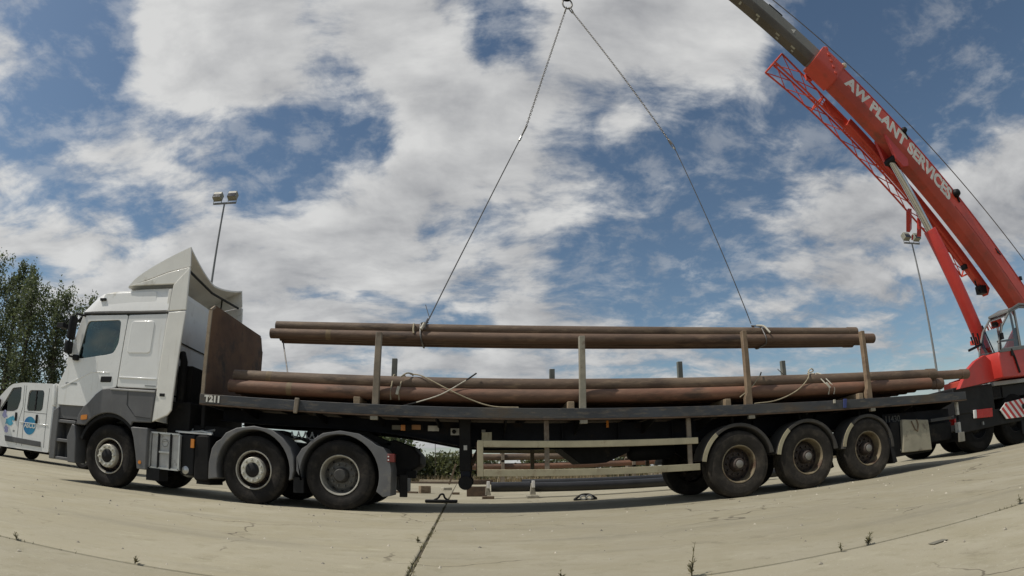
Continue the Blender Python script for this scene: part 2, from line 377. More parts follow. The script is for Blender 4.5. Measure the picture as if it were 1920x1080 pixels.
CHROME = mat('chrome_rod', (.62,.62,.62), .2, metal=1.0, var=.08, scale=3, bump=.02)
RAVE = mat('trailer_rave_paint', (.036,.040,.047), .65, var=.3, scale=3.2, col2=(.055,.055,.054), patch=(.075,.056,.038), pscale=2.6, pamt=.55, bump=.25, stretch=(.45,1,1.2), patch2=(.13,.108,.082), p2map=(.7,3,3), p2scale=6, p2amt=.75, p2lo=.5)
FLANGE = mat('rusty_flange', (.085,.055,.035), .8, var=.3, scale=5, patch=(.03,.024,.02), pscale=3, pamt=.5, bump=.3)
BEAM = mat('trailer_beam_paint', (.009,.0105,.016), .7, var=.3, scale=3, patch=(.026,.019,.015), pscale=2.5, pamt=.4, bump=.2, spec=.2)
HEADB = mat('rusty_headboard_plate', (.090,.047,.026), .82, var=.28, scale=1.6, col2=(.135,.072,.035), patch=(.036,.024,.018), pscale=1.4, pamt=.6, bump=.25)
HEADE = mat('headboard_edge', (.24,.19,.135), .7, var=.2, scale=5, bump=.2)
STAN = mat('stanchion_steel', (.20,.165,.125), .7, var=.22, scale=4, patch=(.10,.064,.042), pscale=3, pamt=.6, bump=.25)
STAN2 = mat('pale_stanchion_steel', (.255,.235,.185), .7, var=.18, scale=4, patch=(.14,.095,.062), pscale=3, pamt=.4, bump=.25)
STAN3 = mat('tan_stanchion_steel', (.19,.135,.085), .7, var=.2, scale=4, patch=(.11,.07,.045), pscale=3, pamt=.5, bump=.25)
STAN4 = mat('weathered_far_stanchion', (.13,.14,.125), .7, var=.2, scale=4, patch=(.18,.17,.14), pscale=3, pamt=.4, bump=.25)
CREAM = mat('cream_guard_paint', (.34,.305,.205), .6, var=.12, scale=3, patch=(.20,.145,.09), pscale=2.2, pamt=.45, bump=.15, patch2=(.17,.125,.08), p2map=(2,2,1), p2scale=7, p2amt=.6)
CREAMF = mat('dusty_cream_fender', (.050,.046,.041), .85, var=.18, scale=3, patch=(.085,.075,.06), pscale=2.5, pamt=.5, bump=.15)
PIPE_T = mat('rusty_pipe_brown', (.112,.071,.048), .7, var=.26, scale=2.2, col2=(.142,.088,.058), patch=(.058,.038,.028), pscale=2.0, pamt=.55, bump=.35, bscale=45, stretch=(.35,1,1), patch2=(.21,.138,.086), p2map=(.6,2.5,2.5), p2scale=5, p2amt=.75, p2lo=.5)
PIPE_R = mat('reddish_rusty_pipe', (.185,.088,.054), .7, var=.26, scale=2.0, col2=(.135,.077,.050), patch=(.080,.049,.034), pscale=2.2, pamt=.5, bump=.35, bscale=45, stretch=(.35,1,1), patch2=(.26,.15,.09), p2map=(.6,2.5,2.5), p2scale=5, p2amt=.7, p2lo=.5)
PIPE_G = mat('greyish_rusty_pipe', (.140,.100,.068), .7, var=.26, scale=2.0, col2=(.110,.073,.050), patch=(.070,.047,.033), pscale=2.4, pamt=.55, bump=.35, bscale=45, stretch=(.35,1,1), patch2=(.23,.165,.105), p2map=(.6,2.5,2.5), p2scale=5, p2amt=.75, p2lo=.5)
PIPE_B = mat('black_coated_pipe', (.02,.02,.021), .38, var=.2, scale=3, bump=.06)
YELLOWB = mat('yellow_pipe_band', (.155,.108,.058), .7, var=.3, scale=6, bump=.1)
TIMBER = mat('timber', (.25,.19,.125), .85, var=.25, scale=7, patch=(.14,.10,.066), pscale=4, pamt=.4, bump=.4, stretch=(.4,1,1))
TIMBERD = mat('dark_timber', (.12,.085,.055), .85, var=.25, scale=7, bump=.4)
ROPE = mat('tan_rope', (.31,.265,.18), .85, var=.2, scale=18, bump=.4, bscale=120)
SLING = mat('white_sling_sleeve', (.46,.43,.355), .75, var=.15, scale=9, bump=.3)
WIRE = mat('wire_rope_steel', (.15,.145,.14), .5, metal=.5, var=.2, scale=12, bump=.3, bscale=150)
CHAIN = mat('chain_steel', (.21,.20,.185), .5, metal=.4, var=.2, scale=12, bump=.2)
RED = mat('crane_red_paint', (.56,.066,.036), .5, var=.10, scale=1.1, patch=(.42,.06,.034), pscale=.9, pamt=.4, bump=.06, coat=.05, patch2=(.32,.075,.05), p2map=(1,1,1), p2scale=4.5, p2amt=.5)
RED2 = mat('crane_red_paint_bright', (.47,.036,.027), .45, var=.08, scale=1.5, bump=.05, coat=.1, patch2=(.26,.05,.038), p2scale=5, p2amt=.4)
BOOMG = mat('boom_grey_paint', (.175,.17,.148), .5, var=.14, scale=1.2, patch=(.10,.085,.064), pscale=.9, pamt=.5, bump=.06, stretch=(.5,.5,.5))
SIGNW = mat('white_lettering', (.66,.65,.60), .55, var=.08, bump=0, patch2=(.42,.33,.28), p2scale=5, p2amt=.5)
CRBLK = mat('crane_black_paint', (.009,.009,.0098), .55, var=.25, scale=3, patch=(.026,.022,.018), pscale=2, pamt=.3, bump=.12, spec=.25)
CRGREY = mat('crane_deck_grey', (.30,.31,.31), .55, var=.1, scale=3, bump=.1)
STRIPE_R = mat('hazard_red', (.50,.03,.03), .4, var=.06, bump=0)
STRIPE_W = mat('hazard_white', (.74,.73,.70), .4, var=.05, bump=0)
LRED = mat('red_lens', (.50,.02,.018), .25, var=.1, bump=0)
LAMB = mat('amber_lens', (.62,.22,.03), .3, var=.1, bump=0)
LWHT = mat('white_lens', (.75,.74,.72), .3, var=.05, bump=0)
CABIN = mat('cab_interior', (.075,.078,.08), .8, var=.2, scale=3, bump=.1)
SEATC = mat('seat_cloth', (.05,.055,.06), .9, var=.2, scale=6, bump=.2)
GLASSC = glass('cab_window_glass', (.40,.50,.46)); GLASSV = glass('van_window_glass', (.30,.34,.34)); GLASSK = glass('crane_window_glass', (.72,.80,.78))
BLUE1 = mat('logo_blue', (.02,.14,.38), .4, var=.1, scale=2, col2=(.02,.24,.40), bump=0)
TEAL = mat('splash_teal', (.07,.36,.52), .4, var=.2, scale=5, bump=0)
LILAC = mat('splash_lilac', (.36,.36,.60), .4, var=.15, scale=5, bump=0)
BLUESTRAP = mat('blue_strap', (.035,.05,.17), .7, var=.2, scale=8, bump=.2)
PLATEW = mat('white_plate', (.46,.45,.42), .6, var=.15, scale=9, bump=.05)
BARK = mat('bark', (.085,.070,.052), .9, var=.3, scale=4, bump=.6, bscale=18)
FADED = mat('faded_lettering', (.14,.135,.125), .7, var=.2, scale=12, bump=0)
BADGE = mat('badge_grey', (.28,.28,.27), .4, metal=.5, bump=0)
def leafmat(name, a, b, tr=.35):
    m = bpy.data.materials.new(name); m.use_nodes = True; nt = m.node_tree; nt.nodes.clear(); L = nt.links.new
    g = nt.nodes.new('ShaderNodeNewGeometry'); mx_ = nt.nodes.new('ShaderNodeMix'); mx_.data_type = 'RGBA'
    L(g.outputs['Random Per Island'], mx_.inputs[0]); mx_.inputs[6].default_value = (*a, 1); mx_.inputs[7].default_value = (*b, 1)
    d = nt.nodes.new('ShaderNodeBsdfDiffuse'); t = nt.nodes.new('ShaderNodeBsdfTranslucent'); L(mx_.outputs[2], d.inputs[0]); L(mx_.outputs[2], t.inputs[0])
    s = nt.nodes.new('ShaderNodeMixShader'); s.inputs[0].default_value = tr; L(d.outputs[0], s.inputs[1]); L(t.outputs[0], s.inputs[2])
    gl = nt.nodes.new('ShaderNodeBsdfGlossy'); gl.inputs['Roughness'].default_value = .5; gl.inputs[0].default_value = (1,1,1,1)
    s2 = nt.nodes.new('ShaderNodeMixShader'); s2.inputs[0].default_value = .04; L(s.outputs[0], s2.inputs[1]); L(gl.outputs[0], s2.inputs[2])
    o = nt.nodes.new('ShaderNodeOutputMaterial'); L(s2.outputs[0], o.inputs[0]); return m
LEAF1 = leafmat('poplar_leaf', (.055,.075,.030), (.17,.205,.092), .5)
LEAF2 = leafmat('bush_leaf', (.055,.072,.024), (.17,.18,.072), .45)
LEAF3 = leafmat('weed_leaf', (.085,.080,.035), (.21,.185,.095))
DRYG = leafmat('dry_grass', (.20,.15,.075), (.38,.30,.17))

# ------------------------------------------------------------------ ground: earth sheet and the concrete yard of big slabs
def concrete():
    m = bpy.data.materials.new('yard_concrete'); m.use_nodes = True; nt = m.node_tree; b = nt.nodes['Principled BSDF']; L = nt.links.new
    g = nt.nodes.new('ShaderNodeNewGeometry')
    def mapped(sc):
        mp = nt.nodes.new('ShaderNodeMapping'); mp.inputs['Scale'].default_value = sc; L(g.outputs['Position'], mp.inputs[0]); return mp.outputs[0]
    def noise(s, d=6, r=.6, v=None):
        n = nt.nodes.new('ShaderNodeTexNoise'); n.inputs['Scale'].default_value = s; n.inputs['Detail'].default_value = d; n.inputs['Roughness'].default_value = r
        L(v if v is not None else g.outputs['Position'], n.inputs['Vector']); return n.outputs['Fac']
    def rmp(v, a, c, t0=0., t1=1.):
        n = nt.nodes.new('ShaderNodeMapRange'); n.interpolation_type = 'SMOOTHSTEP'; L(v, n.inputs[0]); n.inputs[1].default_value = a; n.inputs[2].default_value = c
        n.inputs[3].default_value = t0; n.inputs[4].default_value = t1; return n.outputs[0]
    def mixc(f, a, c, mode='MIX'):
        n = nt.nodes.new('ShaderNodeMix'); n.data_type = 'RGBA'; n.blend_type = mode
        for k, v in ((0, f), (6, a), (7, c)):
            if isinstance(v, (int, float)): n.inputs[k].default_value = v
            elif isinstance(v, tuple): n.inputs[k].default_value = (*v, 1)
            else: L(v, n.inputs[k])
        return n.outputs[2]
    def mul(a, c):
        n = nt.nodes.new('ShaderNodeMath'); n.operation = 'MULTIPLY'
        for k, v in ((0, a), (1, c)):
            if isinstance(v, (int, float)): n.inputs[k].default_value = v
            else: L(v, n.inputs[k])
        return n.outputs[0]
    c = mixc(rmp(noise(.35, 5), .32, .68), (.296,.268,.194), (.366,.335,.252))
    c = mixc(rmp(noise(1.3, 7, .65), .40, .66), c, (.310,.279,.196))
    c = mixc(mul(rmp(noise(1.0, 6, .6, mapped((.22, 1.6, 1))), .52, .72), .55), c, (.215,.198,.150))       # scuffs and tyre wear along the yard
    c = mixc(mul(rmp(noise(.8, 9, .75), .575, .68), .5), c, (.165,.145,.10))                                   # damp / oil stains
    c = mixc(mul(rmp(noise(5.5, 8, .7), .50, .70), .5), c, (.235,.215,.142))
    c = mixc(mul(rmp(noise(3.0, 7, .7, mapped((1, 2.4, 1))), .56, .70), .5), c, (.42,.393,.29))                  # worn pale patches
    c = mixc(mul(rmp(noise(38, 3, .7), .62, .72), .55), c, (.50,.475,.41))                                      # pale aggregate
    c = mixc(mul(rmp(noise(55, 3, .7), .63, .72), .6), c, (.16,.14,.105))                                       # dark grit
    vec = nt.nodes.new('ShaderNodeVectorMath'); vec.operation = 'MULTIPLY_ADD'
    wn_ = nt.nodes.new('ShaderNodeTexNoise'); wn_.inputs['Scale'].default_value = 1.6; wn_.inputs['Detail'].default_value = 4; L(g.outputs['Position'], wn_.inputs['Vector'])
    L(wn_.outputs['Color'], vec.inputs[0]); vec.inputs[1].default_value = (.9,.9,0); L(g.outputs['Position'], vec.inputs[2])
    vo = nt.nodes.new('ShaderNodeTexVoronoi'); vo.feature = 'DISTANCE_TO_EDGE'; vo.inputs['Scale'].default_value = .42; L(vec.outputs[0], vo.inputs['Vector'])
    crack = mul(rmp(vo.outputs['Distance'], .002, .006, 1., 0.), rmp(noise(.5, 3), .46, .56))
    c = mixc(mul(crack, .75), c, (.10,.085,.06))
    oi = nt.nodes.new('ShaderNodeObjectInfo'); hs = nt.nodes.new('ShaderNodeHueSaturation'); L(rmp(oi.outputs['Random'], 0., 1., .9, 1.08), hs.inputs['Value']); L(c, hs.inputs['Color']); c = hs.outputs[0]
    L(c, b.inputs['Base Color']); b.inputs['Roughness'].default_value = .9; b.inputs['Specular IOR Level'].default_value = .25
    ad = nt.nodes.new('ShaderNodeMath'); ad.operation = 'MULTIPLY_ADD'; L(crack, ad.inputs[0]); ad.inputs[1].default_value = -1.5; L(noise(70, 5, .7), ad.inputs[2])
    bp = nt.nodes.new('ShaderNodeBump'); bp.inputs['Strength'].default_value = .3; bp.inputs['Distance'].default_value = .006; L(ad.outputs[0], bp.inputs['Height']); L(bp.outputs[0], b.inputs['Normal'])
    return m
CONC = concrete()
EARTH = mat('dry_earth', (.13,.105,.068), .95, var=.3, scale=.6, patch=(.075,.078,.036), pscale=.25, pamt=.7, bump=.6, bscale=9)
g = MB(); g.quad((-3000,-3000,-.035),(3000,-3000,-.035),(3000,3000,-.035),(-3000,3000,-.035))
gr = obj('ground', g, EARTH, smooth=0); gr['kind'] = 'structure'
yard = bpy.data.objects.new('pavement', None); COL.objects.link(yard); yard['kind'] = 'structure'
yard.location = (-.38, 2.76, 0); yard.rotation_euler = (0, 0, .028)
SU, SV = 10.9, 9.65
sm = MB(); sm.bx(0.011, SU-.011, .011, SV-.011, -.2, 0)
slab0 = None
for i in range(-5, 6):
    for j in range(-2, 3):
        if slab0 is None: o = obj('slab', sm, CONC, None, bevel=.012, smooth=0); slab0 = o
        else: o = slab0.copy(); COL.objects.link(o)
        o.parent = yard; o.location = (i*SU, j*SV, random.uniform(-.004, .003) if (i, j) not in ((0,0),(-1,0)) else 0)

# dirt and small grass growing in the joints
def blade(mb, p, h, w, lean, az):
    dx, dy = cos(az)*lean, sin(az)*lean; wx, wy = -sin(az)*w/2, cos(az)*w/2
    mb.add([(p[0]-wx,p[1]-wy,p[2]),(p[0]+wx,p[1]+wy,p[2]),(p[0]+wx*.6+dx*.5,p[1]+wy*.6+dy*.5,p[2]+h*.65),(p[0]-wx*.6+dx*.5,p[1]-wy*.6+dy*.5,p[2]+h*.65),(p[0]+dx,p[1]+dy,p[2]+h)],
           [(0,1,2,3),(3,2,4)])
def yardpt(u, v): 
    a = .028; return (-.38+u*cos(a)-v*sin(a), 2.76+u*sin(a)+v*cos(a))
mb = MB()
rg = random.Random(3)
for k in range(520):
    v = rg.uniform(.35, 12) if rg.random() < .85 else rg.uniform(-2, .3)
    if (math.sin(v*3.1)+math.sin(v*7.7+1))*.5 + rg.uniform(-.5,.5) < -.15: continue
    x, y = yardpt(rg.gauss(0,.010)-.012*0, v)
    for q in range(2): blade(mb, (x, y, -.01), rg.uniform(.010,.034), rg.uniform(.006,.014), rg.uniform(.005,.03), rg.uniform(0,6.28))
for k in range(260):
    u = rg.uniform(-9, 10)
    if math.sin(u*2.3)+math.sin(u*5.1) < .4: continue
    x, y = yardpt(u, rg.gauss(0,.008))
    blade(mb, (x, y, -.01), rg.uniform(.008,.022), rg.uniform(.005,.010), rg.uniform(.004,.02), rg.uniform(0,6.28))
o = obj('joint_grass', mb, LEAF3, smooth=0, recalc=False); o['kind'] = 'stuff'; o['label'] = 'low moss and grass growing in the joints of the concrete yard'
dj = MB(); p0, p1 = yardpt(0,-2), yardpt(0,20); dj.bar((p0[0],p0[1],-.02),(p1[0],p1[1],-.02),.05,.012)
p0, p1 = yardpt(-30,0), yardpt(30,0); dj.bar((p0[0],p0[1],-.021),(p1[0],p1[1],-.021),.05,.012)
o = obj('joint_dirt', dj, mat('joint_soil', (.085,.07,.045), .95, var=.3, scale=9, bump=.5), smooth=0); o['kind'] = 'stuff'; o['label'] = 'dark soil filling the joints between slabs'

mb = MB(); rg = random.Random(9)
for k in range(260):
    x = rg.uniform(-7, 8); y = rg.uniform(2.0, 8.2); s_ = rg.uniform(.004, .013)*(1+y*.12)
    pts = [(x+s_*rg.uniform(.6,1.2)*cos(a), y+s_*rg.uniform(.6,1.2)*sin(a)) for a in (0,1.25,2.5,3.7,5.0)]
    mb.add([(px_,py_,0) for px_,py_ in pts]+[(x,y,s_*rg.uniform(.5,1))], [(i,(i+1)%5,5) for i in range(5)])
o = obj('grit', mb, mat('loose_grit', (.34,.31,.25), .9, var=.3, scale=40, bump=0, island=.5), smooth=0, recalc=False); o['kind'] = 'stuff'; o['label'] = 'loose grit and small stones scattered over the concrete'
# weeds standing in the joints
def weed(name, label, p, h, stems, seed):
    r = random.Random(seed); t = thing(name, label, 'weed', (p[0], p[1], 0), 'weeds rooted in the slab joints')
    st = MB(); lv = MB()
    for k in range(stems):
        a = r.uniform(0, 6.28); hh = h*(1 if k == 0 else r.uniform(.35,.7)); le = hh*r.uniform(.08,.35)
        pts = [(p[0]+cos(a)*le*q*q, p[1]+sin(a)*le*q*q, hh*q) for q in (0,.25,.5,.75,1)]
        st.tube(pts, [.004,.0035,.003,.002,.0012], 5)
        n = int(9+hh*55)
        for i in range(n):
            q = r.uniform(.12, 1); c = Vector((p[0]+cos(a)*le*q*q, p[1]+sin(a)*le*q*q, hh*q)); az = r.uniform(0, 6.28); L_ = r.uniform(.012,.034)*(1.2-.5*q); w = L_*.38
            tip = c+Vector((cos(az)*L_, sin(az)*L_, L_*r.uniform(.1,.9))); sd = Vector((-sin(az), cos(az), 0))*w/2; mid = (c+tip)/2
            lv.add([c, mid+sd, tip, mid-sd], [(0,1,2,3)])
    obj('stem', st, LEAF3, t, smooth=60); obj('foliage', lv, LEAF3, t, smooth=0, recalc=False)
weed('weed_plant', 'tallest leafy weed in the near joint, right of the middle', (1.06, 2.80), .175, 4, 1)
weed('weed_plant', 'bushy brown weed near the right end of the front joint', (2.21, 2.83), .075, 6, 2)
weed('weed_plant', 'small single weed beside the bushy weed, left of it', (1.985, 2.80), .048, 2, 3)
weed('weed_plant', 'small weed in the front joint below the lorry cab', (-1.81, 2.72), .04, 4, 4)
weed('weed_plant', 'tiny weed at the far left end of the front joint', (-2.69, 2.70), .035, 3, 5)
weed('weed_plant', 'green weed clump halfway along the joint running under the trailer', (-.50, 4.74), .05, 7, 6)
weed('weed_plant', 'weed sprig right of the joint crossing at the bottom edge', (.42, 3.02), .045, 3, 8)
weed('weed_plant', 'small weed at the right edge where the front joint leaves view', (3.75, 2.89), .06, 4, 9)
pm = MB(); pm.box((2.42, 2.45, .0025), (.13,.045,.003), Matrix.Rotation(.12,3,'Z')); tag(obj('metal_plate', pm, mat('dull_plate_grey', (.18,.168,.13), .8, bump=.1), bevel=.0008), 'small flat grey plate lying on the near concrete at right', 'plate')

# ------------------------------------------------------------------ trees and bushes
def leaf(mb, c, s, r):
    n = Vector((r.gauss(0,1), r.gauss(0,1), r.gauss(0,.7)+.25)).normalized(); a = n.orthogonal().normalized(); b = n.cross(a); th = r.uniform(0, 6.28)
    e1 = (a*cos(th)+b*sin(th))*s*.5; e2 = (b*cos(th)-a*sin(th))*s*.36
    mb.add([c-e1, c+e2*.9-e1*.1, c+e1, c-e2*.9-e1*.1], [(0,1,2,3)])
def poplar(label, x, y, h, w, n, seed, bare=.2):
    r = random.Random(seed); t = thing('poplar_tree', label, 'tree', (x, y, 0), 'poplars on the left behind the van')
    tk = MB(); lv = MB()
    lean = r.uniform(-.03,.03)
    tk.tube([(x, y, -.1), (x+lean*h*.3, y, h*.3), (x+lean*h*.6, y, h*.6), (x+lean*h, y, h*.97)], [.022*h, .016*h, .010*h, .02], 8)
    nb = 46
    per = n//nb
    for k in range(nb):
        q = bare + (1-bare)*(k+r.random())/nb; a = r.uniform(0, 6.28)
        prof = sin(min(1, (q-bare*.5)/.45)*pi/2)*(1-max(0, (q-.62)/.38)**2.2*.8)
        L_ = w*prof*r.uniform(.45, 1.15); z0 = h*(q-.10); b0 = Vector((x+lean*z0, y, max(.5, z0)))
        tip = b0+Vector((cos(a)*L_, sin(a)*L_, h*.13+L_*r.uniform(.2, .7)))
        if tip.z > h*1.03: tip.z = h*1.03
        tk.tube([b0, b0.lerp(tip,.5)+Vector((cos(a),sin(a),-.3))*L_*.1, tip], [.05,.035,.01], 4)
        sp = .42+.16*L_
        m = per if q > .36 else int(per*(.35+.5*r.random()))
        cl = [b0.lerp(tip, r.uniform(.35,1.05))+Vector((r.gauss(0,sp*.5), r.gauss(0,sp*.5), r.gauss(0,sp*.9))) for _ in range(5)]
        for i in range(m):
            c = cl[r.randrange(5)]; leaf(lv, c+Vector((r.gauss(0,sp*.42), r.gauss(0,sp*.42), r.gauss(0,sp*.66))), r.uniform(.18,.36), r)
    obj('trunk', tk, BARK, t, smooth=50); obj('crown', lv, LEAF1, t, smooth=0, recalc=False)
poplar('dark tall poplar cut by the left edge of the picture', -54.2, 45, 19.9, 2.5, 8600, 11)
poplar('tallest full poplar with rounded top above the van cab', -49.4, 46, 18.3, 2.9, 9600, 12)
poplar('poplar with a twin top just right of the tallest one', -45.1, 44.5, 16.4, 2.6, 8600, 13, .24)
poplar('slimmer poplar left of the lorry cab, thin lower down', -41.2, 45, 15.0, 2.1, 5600, 14, .34)
poplar('shorter poplar whose tip shows just above the lorry mirror', -38.4, 46, 14.2, 1.7, 4200, 15, .36)
poplar('poplar seen through the left part of the lorry door window', -35.6, 45, 12.6, 2.3, 4800, 16)
poplar('poplar seen through the right part of the lorry door window', -32.6, 46, 11.8, 2.2, 4600, 17)

def bush(name, label, cat, x, y, h, w, n, seed, trunk=0, group=None, lm=None, ls=.16, dens=.5):
    r = random.Random(seed); t = thing(name, label, cat, (x, y, 0), group)
    tk = MB(); lv = MB()
    if trunk: tk.tube([(x,y,-.1),(x+.1,y,trunk*.6),(x,y,h*.8)], [.12,.09,.03], 6)
    nb = 30; per = n//nb
    for k in range(nb):
        a = r.uniform(0,6.28); q = r.random()**.6; L_ = w*q*r.uniform(.6,1.1); zt = trunk+(h-trunk)*(r.uniform(.15,1)*(1-.45*q*q))
        b0 = Vector((x+r.uniform(-.2,.2), y+r.uniform(-.2,.2), trunk*.7)); tip = Vector((x+cos(a)*L_, y+sin(a)*L_*.8, max(.15, zt)))
        tk.tube([b0, b0.lerp(tip,.5)+Vector((0,0,.15*h)), tip], [.03,.02,.006], 4)
        sp = (h-trunk)*.13+.06
        for i in range(per):
            c = tip+Vector((r.gauss(0,sp*1.2), r.gauss(0,sp*1.2), r.gauss(0,sp*.9)))
            if c.z > .02: leaf(lv, c, r.uniform(ls*.8, ls*1.8), r)
    obj('trunk' if trunk else 'stems', tk, BARK, t, smooth=50); obj('crown', lv, lm or LEAF2, t, smooth=0, recalc=False)
bush('broadleaf_tree', 'dark leafy tree beyond the yard, behind the lorry rear frame', 'tree', -6.4, 37, 3.9, 2.1, 4200, 31, trunk=.9, lm=LEAF1, ls=.2)
BG = 'bushes beyond the far edge of the yard'
bush('bush', 'green bush in the gap left of the trailer landing leg', 'bush', -2.75, 38, 1.75, 1.35, 4500, 32, group=BG)
bush('bush', 'bright green bush touching the trailer landing leg on its left', 'bush', -1.15, 37.4, 1.7, 1.2, 4000, 33, group=BG)
bush('bush', 'low bush under the dark tree, right beside the lorry rear frame', 'bush', -4.4, 37.6, 1.6, 1.0, 3000, 34, group=BG)
bush('bush', 'bush showing in the slit right of the trailer landing leg', 'bush', .35, 38, 1.6, 1.2, 3500, 35, group=BG)
for k, (x, y, h) in enumerate([(4.6, 40, 1.9), (7.4, 41, 1.7), (10.6, 40, 2.0), (19, 42, 1.8), (26, 42, 2.0), (-10, 39, 2.4), (-14.5, 40, 2.2)]):
    bush('bush', ['bush behind the rack pipes, seen between the guard rails','bush behind the right end of the guard rails','bush behind the trailer wheels, nearest axle','bush low behind the trailer tail','bush on the skyline behind the crane carrier','bush behind the lorry drive wheels','bush behind the lorry fuel tank'][k],
         'bush', x, y, h, 1.7, 3000, 40+k, group=BG)
# dry grass along the yard's far edge
mb = MB(); rg = random.Random(5)
for k in range(5200):
    x = rg.uniform(-30, 40) if rg.random() < .5 else rg.uniform(-8, 8); y = 35.6+abs(rg.gauss(0, 1.6)); blade(mb, (x, y, -.03), rg.uniform(.18,.62), rg.uniform(.02,.05), rg.uniform(.03,.22), rg.uniform(0,6.28))
o = obj('dry_grass', mb, DRYG, smooth=0, recalc=False); o['kind'] = 'stuff'; o['label'] = 'tall dry grass along the far edge of the yard'
sp = MB(); sp.tube([(-2.72,37,0),(-2.74,37,1.6),(-2.76,37,3.5)], [.03,.025,.012], 6); tag(obj('dead_stem', sp, BARK), 'thin bare upright stem rising above the bushes', 'stem')
kb = MB(); kb.bx(-3.55, -.75, 34.9, 35.2, 0, .18); tag(obj('kerb_beam', kb, mat('pale_kerb', (.46,.38,.26), .8, var=.15, bump=.3), bevel=.015), 'pale kerb beam lying at the far edge of the yard', 'kerb')
kb = MB(); kb.bx(-3.9, -.1, 33.4, 33.62, 0, .08); tag(obj('timber_rail', kb, TIMBERD, bevel=.01), 'dark timber rail lying in front of the pale kerb', 'rail')
kb = MB(); kb.bar((-1.52,30,0),(-1.16,30,1.08),.09,.09); tag(obj('leaning_post', kb, TIMBERD, bevel=.01), 'dark post leaning to the right in front of the bushes', 'post')

# ------------------------------------------------------------------ floodlight masts
def lamp_post(label, x, y, h, tilt):
    t = thing('floodlight_mast', label, 'lamp post', (x, y, 0), 'floodlight masts round the yard')
    m = MB(); m.tube([(x,y,0),(x,y,h*.5),(x,y,h)], [.085,.065,.045], 10); m.bx(x-.2,x+.2,y-.2,y+.2,0,.03); obj('pole', m, LAMPS, t)
    m = MB(); m.bx(x-.68,x+.68,y-.04,y+.04,h-.01,h+.08); obj('crossbar', m, LAMPS, t, bevel=.01)
    for sx in (-1, 1):
        cx = x+sx*.44; fl = MB(); R = Matrix.Rotation(tilt, 3, 'X')
        c = Vector((cx, y-.05, h+.42))
        fl.box(c, (.50,.34,.42), R); ho = obj('floodlight', fl, mat('lamp_housing', (.24,.235,.19), .5, var=.1, bump=.05), t, bevel=.03)
        gl = MB(); gl.box(c+R@Vector((0,-.18,-.10)), (.44,.012,.25), R); obj('lamp_glass', gl, mat('lamp_glass_dark', (.03,.03,.035), .12, var=.1, bump=0), ho)
        br = MB(); br.bar((cx-.24,y,h+.06),(cx-.24,y-.02,h+.40),.03,.03); br.bar((cx+.24,y,h+.06),(cx+.24,y-.02,h+.40),.03,.03); obj('bracket', br, GALV, t)
lamp_post('tall twin floodlight mast rising behind the lorry cab', -13.23, 25, 13.62, radians(-22))
lamp_post('distant twin floodlight mast right of the trailer, beside the crane cylinder', 25.75, 25, 11.9, radians(-22))

# ------------------------------------------------------------------ wheels (axle along Y, outer face towards -Y)
def tyre_mesh(R=.52, w=.30, rin=.292, ribs=4):
    h = w/2
    side = [(rin-.012, -h*.72), (rin+.006, -h*.86), (rin+.035, -h*.93), (rin+.06, -h*.945), (rin+.062, -h*.962), (R*.80, -h*1.0), (R*.86, -h*1.0), (R*.862, -h*.985), (R*.925, -h*.955), (R*.965, -h*.86), (R*.985, -h*.80)]
    tread = []
    for k in range(ribs+1):
        y0 = -h*.78 + 2*h*.78*k/(ribs+1); y1 = -h*.78 + 2*h*.78*(k+1)/(ribs+1)
        tread += [(R, y0+.006), (R, y1-.006)]
        if k < ribs: tread += [(R-.012, y1-.004), (R-.012, y1+.004)]
    prof = side + tread + [(r, -y) for r, y in reversed(side)]
    return MB().lathe(prof, (0,0,0), 'Y', 56)
def nuts(mb, n, rad, y, r=.017, l=.035):
    for k in range(n):
        a = 2*pi*k/n+.2; c = Vector((rad*cos(a), y, rad*sin(a)))
        mb.tube([c, c+Vector((0,-l,0))], [r, r*.8], 6)
    return mb
RIM_G = mat('drive_hub_grey', (.055,.053,.05), .6, metal=.2, var=.2, scale=9, bump=.2)
RIM_G2 = mat('drive_disc_grey', (.13,.125,.115), .55, metal=.2, var=.2, scale=9, patch=(.07,.055,.04), pscale=8, pamt=.4, bump=.2)
